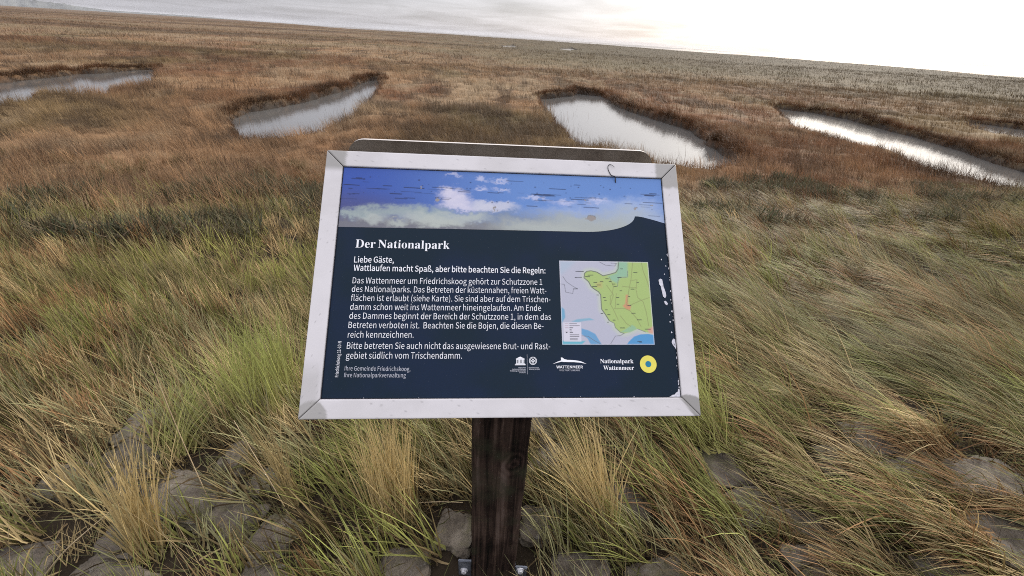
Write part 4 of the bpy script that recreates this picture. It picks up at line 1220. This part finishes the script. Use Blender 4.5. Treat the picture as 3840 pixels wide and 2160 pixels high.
def bank_color(x, y, n):
    k1 = fbm(x * 0.9 + 13, y * 0.9 + 3, 3) - 0.5
    k2 = fbm(x * 2.1 + 50, y * 2.1 + 20, 3) - 0.5
    k3 = fbm(x * 1.1 + 90, y * 1.1 + 60, 3) - 0.5
    pal = np.array([(0.165, 0.185, 0.048), (0.255, 0.25, 0.12), (0.50, 0.385, 0.19), (0.27, 0.295, 0.080), (0.065, 0.048, 0.023), (0.32, 0.18, 0.082)])
    w = np.stack([0.34 - 1.2 * k1, 0.20 + 1.2 * k1, 0.15 + 1.3 * k2, 0.14 - 0.8 * k1 - 0.5 * k2, 0.11 + 0.10 * sstep(1.8, 3.5, y), 0.10 + 1.3 * k3], 1)
    w = np.cumsum(np.maximum(w, 0.01), 1)
    pick = (rng.random(n)[:, None] * w[:, -1:] > w).sum(1)
    return pal[np.clip(pick, 0, 5)]


def bank_grass():
    X_, Y_, LEN, AZ, LN, CU, WD, C0, C1 = [], [], [], [], [], [], [], [], []

    def add(x, y, idx, cen, ln, az, lean, curl, wd, tipc, rootc):
        X_.append(x); Y_.append(y); LEN.append(ln); AZ.append(az); LN.append(lean); CU.append(curl); WD.append(wd); C0.append(rootc); C1.append(tipc)

    for (n, y0, y1, per, spread, lmul, wmul) in ((7600, 0.28, 2.6, 26, 0.045, 0.80, 1.0), (17000, 2.4, 9.8, 22, 0.075, 0.85, 1.6)):
        tx, ty = wedge(n, y0, y1)
        s = ty - 0.25 * tx
        keep = (rng.random(len(tx)) < 1 - sstep(5.6, 7.4, s + 1.2 * (fbm(tx * .5, ty * .5, 3) - .5)))
        # thinner growth among the stones
        openess = fbm(tx * 2.4 + 7, ty * 2.4 + 3, 3)
        near = np.ones(len(tx))
        for (sx, sy, w, d, _) in STONES:
            near = np.minimum(near, np.clip(np.hypot(tx - sx, ty - sy) / 0.30, 0, 1))
        keep &= rng.random(len(tx)) < (np.where(tx < -0.6, 0.34, 0.52) + np.where(tx < -0.6, 0.66, 0.48) * near ** 1.5)
        keep &= stone_free(tx, ty, 0.85)
        keep &= fbm(tx * 6 + 3, ty * 6 + 8, 2) > 0.31
        keep &= openess > 0.27
        tx, ty = tx[keep], ty[keep]
        x, y, idx = tufts(tx, ty, per, spread)
        ok = stone_free(x, y, 0.78)
        x, y, idx = x[ok], y[ok], idx[ok]
        n_ = len(x)
        nt_ = len(tx)
        right = sstep(-0.6, 1.6, tx)
        t_len = (0.11 + 0.25 * rng.random(nt_) ** 1.3 + 0.17 * right + 0.22 * (fbm(tx * 2.2, ty * 2.2 + 8, 2) - .5)) * lmul
        flow = fbm(tx * 0.55 + 5, ty * 0.55 + 2, 3) - 0.5
        t_az = np.radians(-60) + flow * 1.7 + rng.normal(0, 0.20, nt_)
        t_lean = 0.38 + 0.40 * right + 0.9 * (fbm(tx * 1.9 + 12, ty * 1.9 + 5, 2) - 0.5) + rng.normal(0, 0.14, nt_)
        t_curl = 0.45 + 0.45 * right + 0.5 * (fbm(tx * 1.2 + 44, ty * 1.2, 2) - .4)
        tcol = bank_color(tx, ty, nt_) * rng.uniform(0.7, 1.35, (nt_, 1)) * (0.60 + 0.9 * fbm(tx * 1.7 + 23, ty * 1.7 + 71, 3))[:, None] * mixc(np.ones((nt_, 3)), np.array((0.86, 0.78, 0.74)), sstep(1.8, 3.5, ty - 0.3 * tx))
        ln = t_len[idx] * rng.uniform(0.55, 1.2, n_)
        az = t_az[idx] + rng.normal(0, 1, n_) * (0.40 - 0.20 * right[idx])
        lean = np.abs(t_lean[idx] + rng.normal(0, 1, n_) * (0.22 - 0.08 * right[idx]))
        curl = t_curl[idx] + rng.normal(0, 0.25, n_)
        wd = rng.uniform(0.0020, 0.0050, n_) * wmul * rng.uniform(0.55, 1.8, nt_)[idx]
        tip = tcol[idx] * rng.uniform(0.55, 1.5, (n_, 1))
        dead = rng.random(n_) < 0.09
        tip[dead] = np.array((0.07, 0.05, 0.025))
        dry = rng.random(n_) < 0.17
        tip[dry] = STRAW * rng.uniform(0.6, 1.15, (dry.sum(), 1))
        rootc = mixc(tip, np.array((0.15, 0.105, 0.048)), np.full(n_, 0.55))  # dead-leaf brown mixed in, darkening the roots like shade between the blades
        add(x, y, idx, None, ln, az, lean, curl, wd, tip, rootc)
    # low feathery rust and olive herbs between the tufts
    tx, ty = wedge(5200, 0.3, 8.0, power=1.3)
    k = fbm(tx * 1.1 + 90, ty * 1.1 + 60, 3)
    keep = stone_free(tx, ty, 1.0) & (rng.random(len(tx)) < 0.15 + 0.85 * sstep(0.45, 0.62, k))
    tx, ty = tx[keep], ty[keep]
    x, y, idx = tufts(tx, ty, 34, 0.07)
    ok = stone_free(x, y, 0.95)
    x, y, idx = x[ok], y[ok], idx[ok]
    n_ = len(x)
    hc = mixc(np.broadcast_to(RUST * 1.05, (len(tx), 3)), np.array((0.13, 0.12, 0.05)), rng.random(len(tx)))
    add(x, y, idx, None, rng.uniform(0.05, 0.15, n_) * (1 + 0.08 * y), rng.uniform(0, 2 * math.pi, n_), rng.uniform(0.1, 1.0, n_), rng.uniform(-0.3, 0.6, n_), rng.uniform(0.0025, 0.006, n_) * (1 + 0.12 * y), hc[idx] * rng.uniform(0.7, 1.5, (n_, 1)), hc[idx] * 0.7)
    # fallen litter on the bare ground
    x, y = wedge(26000, 0.3, 3.2)
    ok = stone_free(x, y, 0.9)
    x, y = x[ok], y[ok]
    n_ = len(x)
    lc = np.array([(0.30, 0.22, 0.11), (0.16, 0.11, 0.055), (0.07, 0.05, 0.028), (0.12, 0.12, 0.045)])[rng.integers(0, 4, n_)] * rng.uniform(0.6, 1.4, (n_, 1))
    add(x, y, None, None, rng.uniform(0.03, 0.16, n_), rng.uniform(0, 6.28, n_), rng.uniform(1.1, 1.6, n_), rng.uniform(-0.2, 0.3, n_), rng.uniform(0.002, 0.007, n_), lc, lc)
    # long pale straw standing over the rest
    tx, ty = wedge(900, 0.35, 8.0, power=1.2)
    keep = stone_free(tx, ty, 1.0)
    tx, ty = tx[keep], ty[keep]
    x, y, idx = tufts(tx, ty, 7, 0.03)
    n_ = len(x)
    right = sstep(-0.6, 1.6, x)
    add(x, y, idx, None, rng.uniform(0.28, 0.5, n_), np.radians(-50) + rng.normal(0, 0.5, n_), np.abs(rng.normal(0.28, 0.18, n_)) + 0.5 * right, rng.uniform(0.0, 0.5, n_) + 0.3 * right, rng.uniform(0.0012, 0.0022, n_) * (1 + 0.1 * y), np.broadcast_to(PALE, (n_, 3)) * rng.uniform(0.7, 1.2, (n_, 1)), np.broadcast_to(STRAW, (n_, 3)) * rng.uniform(0.7, 1.1, (n_, 1)))
    x, y = np.concatenate(X_), np.concatenate(Y_)
    z = ground_z(x, y) - 0.004
    print('bank blades', len(x))
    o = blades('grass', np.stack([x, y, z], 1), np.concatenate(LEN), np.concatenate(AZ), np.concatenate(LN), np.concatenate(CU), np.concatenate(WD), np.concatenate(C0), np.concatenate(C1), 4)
    tag(o, 'wind combed olive and straw grass covering the stone bank', 'grass', kind='stuff')


bank_grass()


def marsh_grass():
    R_, LEN, AZ, LN, CU, WD, C0, C1 = [], [], [], [], [], [], [], []
    for (n, y0, y1, ln0, wd0, per, spread, power) in ((30000, 3.5, 17, 0.30, 0.0065, 13, 0.14, 0.8), (30000, 15, 42, 0.32, 0.012, 9, 0.25, 1.0), (26000, 38, 110, 0.34, 0.032, 6, 0.7, 1.2), (30000, 100, 400, 0.36, 0.07, 5, 2.5, 1.4)):
        tx, ty = wedge(n, y0, y1, 1.36, 2.0, power)
        s = ty - 0.25 * tx
        keep = rng.random(len(tx)) < sstep(4.9, 6.6, s + 1.2 * (fbm(tx * .5, ty * .5, 3) - .5))
        keep &= pool_d(tx, ty) > 0.05
        keep &= np.hypot(tx, ty) < coast_dist(tx, ty) - 5
        tx, ty = tx[keep], ty[keep]
        x, y, idx = tufts(tx, ty, per, spread)
        pd = pool_d(x, y)
        ok = pd > 0.01
        x, y, idx, pd = x[ok], y[ok], idx[ok], pd[ok]
        n_, nt_ = len(x), len(tx)
        hmul = 0.15 + 1.75 * fbm(tx * 0.9 + 2, ty * 0.9 + 90, 3)
        ln = ln0 * hmul[idx] * rng.uniform(0.6, 1.25, n_)
        az = np.radians(-60) + 2.2 * (fbm(tx * 0.3, ty * 0.3 + 40, 2) - .5)[idx] + rng.normal(0, 0.7, n_)
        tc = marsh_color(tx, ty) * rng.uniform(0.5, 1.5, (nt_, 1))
        dk = fbm(tx * 1.3 + 60, ty * 1.3 + 14, 3)
        tc = mixc(tc, DARK * 0.8, 0.75 * sstep(0.53, 0.66, dk))
        tip = tc[idx] * rng.uniform(0.75, 1.35, (n_, 1))
        z = ground_z(x, y)
        R_.append(np.stack([x, y, z - 0.01], 1)); LEN.append(ln); AZ.append(az)
        LN.append(np.abs(rng.normal(0.42, 0.28, n_))); CU.append(rng.uniform(0.1, 0.9, n_))
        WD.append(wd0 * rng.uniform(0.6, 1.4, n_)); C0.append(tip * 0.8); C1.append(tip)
    bx, by = wedge(300000, 9, 32, 1.36, 2.0, 1.0)
    m0 = np.zeros(len(bx), bool)
    for p in POOLS.values():
        pa = np.array(p)
        m0 |= (bx > pa[:, 0].min() - 1) & (bx < pa[:, 0].max() + 1) & (by > pa[:, 1].min() - 1) & (by < pa[:, 1].max() + 1)
    bx, by = bx[m0], by[m0]
    pd = pool_d(bx, by)
    pn = pool_d(bx * 0.975, by * 0.975)
    farside = pn < pd - 0.1
    ok = (pd > -0.03) & (pd < np.where(farside, 0.55, 0.10))
    bx, by, pd, farside = bx[ok], by[ok], pd[ok], farside[ok]
    bx, by, idx = tufts(bx, by, 9, 0.10)
    n_ = len(bx)
    ff = farside[idx]
    e = 0.05
    gxp = pool_d(bx + e, by) - pool_d(bx - e, by)
    gyp = pool_d(bx, by + e) - pool_d(bx, by - e)
    R_.append(np.stack([bx, by, ground_z(bx, by) - 0.01], 1))
    LEN.append(np.where(ff, 0.30, 0.15) * (0.5 + fbm(bx * 0.8 + 3, by * 0.8, 3)) * rng.uniform(0.5, 1.3, n_))
    AZ.append(np.where(rng.random(n_) < 0.65, np.arctan2(-gxp, -gyp), rng.uniform(0, 6.28, n_)) + rng.normal(0, 0.5, n_))
    LN.append(np.abs(rng.normal(0.35, 0.3, n_))); CU.append(rng.uniform(0.2, 1.3, n_)); WD.append(rng.uniform(0.006, 0.014, n_))
    bc = mixc(np.broadcast_to(DARK * 0.75, (n_, 3)), RUST * 0.9, np.clip(rng.random(n_) ** 1.5 + 1.2 * sstep(0.45, 0.62, fbm(bx * 0.9, by * 0.9 + 4, 3)), 0, 1)) * rng.uniform(0.6, 1.3, (n_, 1))
    C0.append(bc * 0.8); C1.append(bc)
    # scattered stems standing in the shallow water
    x, y = wedge(160000, 9, 26, 1.36, 2.0, 1.0)
    pd = pool_d(x, y)
    pn = pool_d(x * 0.96, y * 0.96)
    ok = (pd < -0.02) & (pn > pd) & (rng.random(len(x)) < 0.85 * np.exp(pd / 0.28))
    x, y = x[ok], y[ok]
    n_ = len(x)
    R_.append(np.stack([x, y, np.full(n_, WATER - 0.05)], 1)); LEN.append(rng.uniform(0.12, 0.45, n_)); AZ.append(rng.uniform(0, 6.28, n_))
    LN.append(np.abs(rng.normal(0.1, 0.15, n_))); CU.append(rng.uniform(0, 0.5, n_)); WD.append(rng.uniform(0.005, 0.010, n_))
    bc = mixc(np.broadcast_to(DARK, (n_, 3)), TAN, rng.random(n_) ** 2)
    C0.append(bc); C1.append(bc)
    # grey green and dark bushy herbs along the foot of the bank
    tx, ty = wedge(12000, 3.2, 11, 1.36, 2.0, 1.0)
    s = ty - 0.25 * tx
    k = fbm(tx * 0.7 + 33, ty * 0.9 + 12, 3)
    ok = (np.abs(s - 5.9) < 1.9) & (rng.random(len(tx)) < sstep(0.50, 0.62, k)) & (pool_d(tx, ty) > 0.3)
    tx, ty = tx[ok], ty[ok]
    x, y, idx = tufts(tx, ty, 40, 0.13)
    n_ = len(x)
    R_.append(np.stack([x, y, ground_z(x, y) + 0.16 * rng.random(n_)], 1)); LEN.append(rng.uniform(0.06, 0.2, n_))
    AZ.append(rng.uniform(0, 6.28, n_)); LN.append(rng.uniform(0.1, 1.2, n_)); CU.append(rng.uniform(-0.3, 0.6, n_)); WD.append(rng.uniform(0.008, 0.016, n_))
    hc = mixc(np.broadcast_to(np.array((0.075, 0.085, 0.045)), (len(tx), 3)), np.array((0.12, 0.085, 0.05)), rng.random(len(tx)))[idx] * rng.uniform(0.6, 1.5, (n_, 1))
    C0.append(hc * 0.8); C1.append(hc)
    root = np.concatenate(R_)
    print('marsh blades', len(root))
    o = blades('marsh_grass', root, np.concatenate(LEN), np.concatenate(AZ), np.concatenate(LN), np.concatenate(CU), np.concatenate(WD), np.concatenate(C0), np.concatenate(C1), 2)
    tag(o, 'brown and tan salt marsh grass round the pools', 'grass', kind='stuff')


marsh_grass()

# single tufts that stand out from the sward
TUFTS = [
    (-1.02, 1.22, 'upright lime green grass tuft beside the lower left frame corner', LIME * 1.6, 420, 0.16, 0.42, 0.25, 0.4, -0.6),
    (-1.24, 1.00, 'yellow green grass tuft drooping over the stones left of the board', LIME * 1.6, 260, 0.08, 0.30, 0.5, 1.1, -0.2),
    (0.84, 1.20, 'bright green grass tuft right under the lower right frame corner', LIME * 1.6, 420, 0.14, 0.40, 0.45, 0.7, -0.9),
    (-1.05, 0.62, 'dry straw coloured tuft between the stones in the lower left', STRAW * 1.35, 120, 0.04, 0.42, 0.12, 0.3, -0.4),
    (-0.70, 0.80, 'thin yellowish tuft behind the blue grey upright stone', STRAW * 0.8, 60, 0.03, 0.36, 0.15, 0.5, -0.9),
    (0.36, 0.78, 'dense golden straw tuft leaning beside the post', STRAW * 1.5, 260, 0.06, 0.42, 0.40, 0.4, -0.9),
    (-0.35, 0.78, 'golden straw tuft standing left of the post', STRAW * 1.45, 260, 0.08, 0.38, 0.12, 0.25, -0.5),
]
for (x0, y0, lab, c, n_, sp_, ln, lean, curl, az) in TUFTS:
    a_ = rng.uniform(0, 2 * math.pi, n_)
    r_ = sp_ * np.sqrt(rng.random(n_))
    x, y = r_ * np.cos(a_), r_ * np.sin(a_)
    wx_, wy_ = x + x0, y + y0
    z = ground_z(wx_, wy_) - 0.004
    tip = c * rng.uniform(0.55, 1.3, (n_, 1))
    o = blades('grass_tuft', np.stack([wx_, wy_, z], 1), ln * rng.uniform(0.6, 1.15, n_), az + rng.normal(0, 0.45, n_), np.abs(lean + rng.normal(0, 0.18, n_)), curl + rng.normal(0, 0.25, n_), rng.uniform(0.0022, 0.0062, n_), mixc(tip, STRAW * 1.15, np.full(n_, 0.5)), tip, 5)
    z0 = float(ground_z(np.array([x0]), np.array([y0]))[0])
    o.data.transform(Matrix.Translation((-x0, -y0, -z0)))
    o.location = (x0, y0, z0)
    tag(o, lab, 'grass tuft')

# dry stalks in front
mat_straw = flat_mat('dry_straw', (0.42, 0.32, 0.19), 0.6, 0.3, 0.15, 30)
STALKS = [
    ((-0.98, 0.78, 0.0), (-1.05, 0.86, 0.26), (-1.10, 0.93, 0.52), 'tall thin dry stalk rising over the large pale stone'),
    ((-0.66, 0.72, 0.0), (-0.70, 0.74, 0.20), (-0.79, 0.80, 0.40), 'pale dry stalk leaning beside the blue grey upright stone'),
    ((-1.28, 0.50, 0.0), (-1.20, 0.56, 0.10), (-1.10, 0.66, 0.17), 'thick pale broken stalk lying in the lower left corner'),
    ((-0.28, 0.80, 0.05), (-0.20, 0.80, 0.065), (-0.12, 0.80, 0.07), 'short pale twig lying against the post'),
]
for a_, b_, c_, lab in STALKS:
    z0 = float(ground_z(np.array([a_[0]]), np.array([a_[1]]))[0])
    pts = smooth_pts([np.array(p) - np.array((a_[0], a_[1], 0)) for p in (a_, b_, c_)], 8)
    o = tube('dry_stalk', pts, 0.0028 if 'thick' in lab else 0.0017, 0.0008, mat_straw)
    o.location = (a_[0], a_[1], z0)
    tag(o, lab, 'plant stem')

# wet mudflats out beyond the marsh edge
mat_mud = flat_mat('wet_mud', (0.21, 0.185, 0.16), 0.55, 0.3, 0.15, 0.01)
na = 160
vs_ = []
for i in range(na):
    a_ = math.radians(-34 + 100 * i / (na - 1))
    e0 = 720 + 160 * math.sin(i * 0.31) + 90 * math.sin(i * 0.83 + 1)
    e1 = 1700 + 300 * math.sin(i * 0.17 + 2) + 150 * math.sin(i * 0.6)
    for r_, z in ((e0, WATER - 0.05), (e0 + 40, WATER + 0.06), (e1 - 60, WATER + 0.08), (e1, WATER - 0.05)):
        vs_.append((r_ * math.sin(a_), r_ * math.cos(a_), z))
o = link_mesh('mudflat', np.array(vs_), grid_faces(4, na), np.full(3 * (na - 1), 4), mat_mud)
tag(o, 'thin grey line of tidal mud below the horizon', 'mudflat', kind='structure')

# ------------------------------------------------------------------ far shore on the left of the horizon
mat_far = flat_mat('far_dike_hazed', (0.17, 0.175, 0.165), 0.9, 0.1, 0.2, 0.02)  # haze of distance put into the dike's grey
az0, az1 = math.radians(-62), math.radians(-30)
na = 200
vs_ = []
rr = random.Random(4)
for i in range(na):
    a_ = az0 + (az1 - az0) * i / (na - 1)
    dg = math.degrees(a_)
    hgt = 15 * min(1, max(0, (-41.0 - dg) / 4.0)) + 4.5 * min(1, max(0, (-31 - dg) / 4)) + (rr.uniform(0, 5) if dg < -43.5 else rr.uniform(0, 0.6))
    for (dr_, z) in ((-60, WATER + 0.1), (-14, hgt), (14, hgt), (60, WATER - 1)):
        vs_.append(((2600 + dr_) * math.sin(a_), (2600 + dr_) * math.cos(a_), z))
o = link_mesh('hill', np.array(vs_), grid_faces(4, na), np.full(3 * (na - 1), 4), mat_far, smooth=True)
tag(o, 'low grey dike with trees along the far shore', 'dike', kind='structure')

# ------------------------------------------------------------------ damp sea air
m = bpy.data.materials.new('sea_haze')
m.use_nodes = True
nt = m.node_tree
nt.nodes.clear()
out = N(nt, 'ShaderNodeOutputMaterial')
pv = N(nt, 'ShaderNodeVolumePrincipled')
pv.inputs['Color'].default_value = (0.92, 0.93, 0.96, 1)
pv.inputs['Density'].default_value = 0.00007
L(nt, pv.outputs[0], out.inputs['Volume'])
bm = bmesh.new()
box(bm, -9000, 9000, -900, 9800, -4, 27)
o = bm_obj('haze', bm, m)
tag(o, 'thin damp haze over the far marsh', 'haze', kind='stuff')
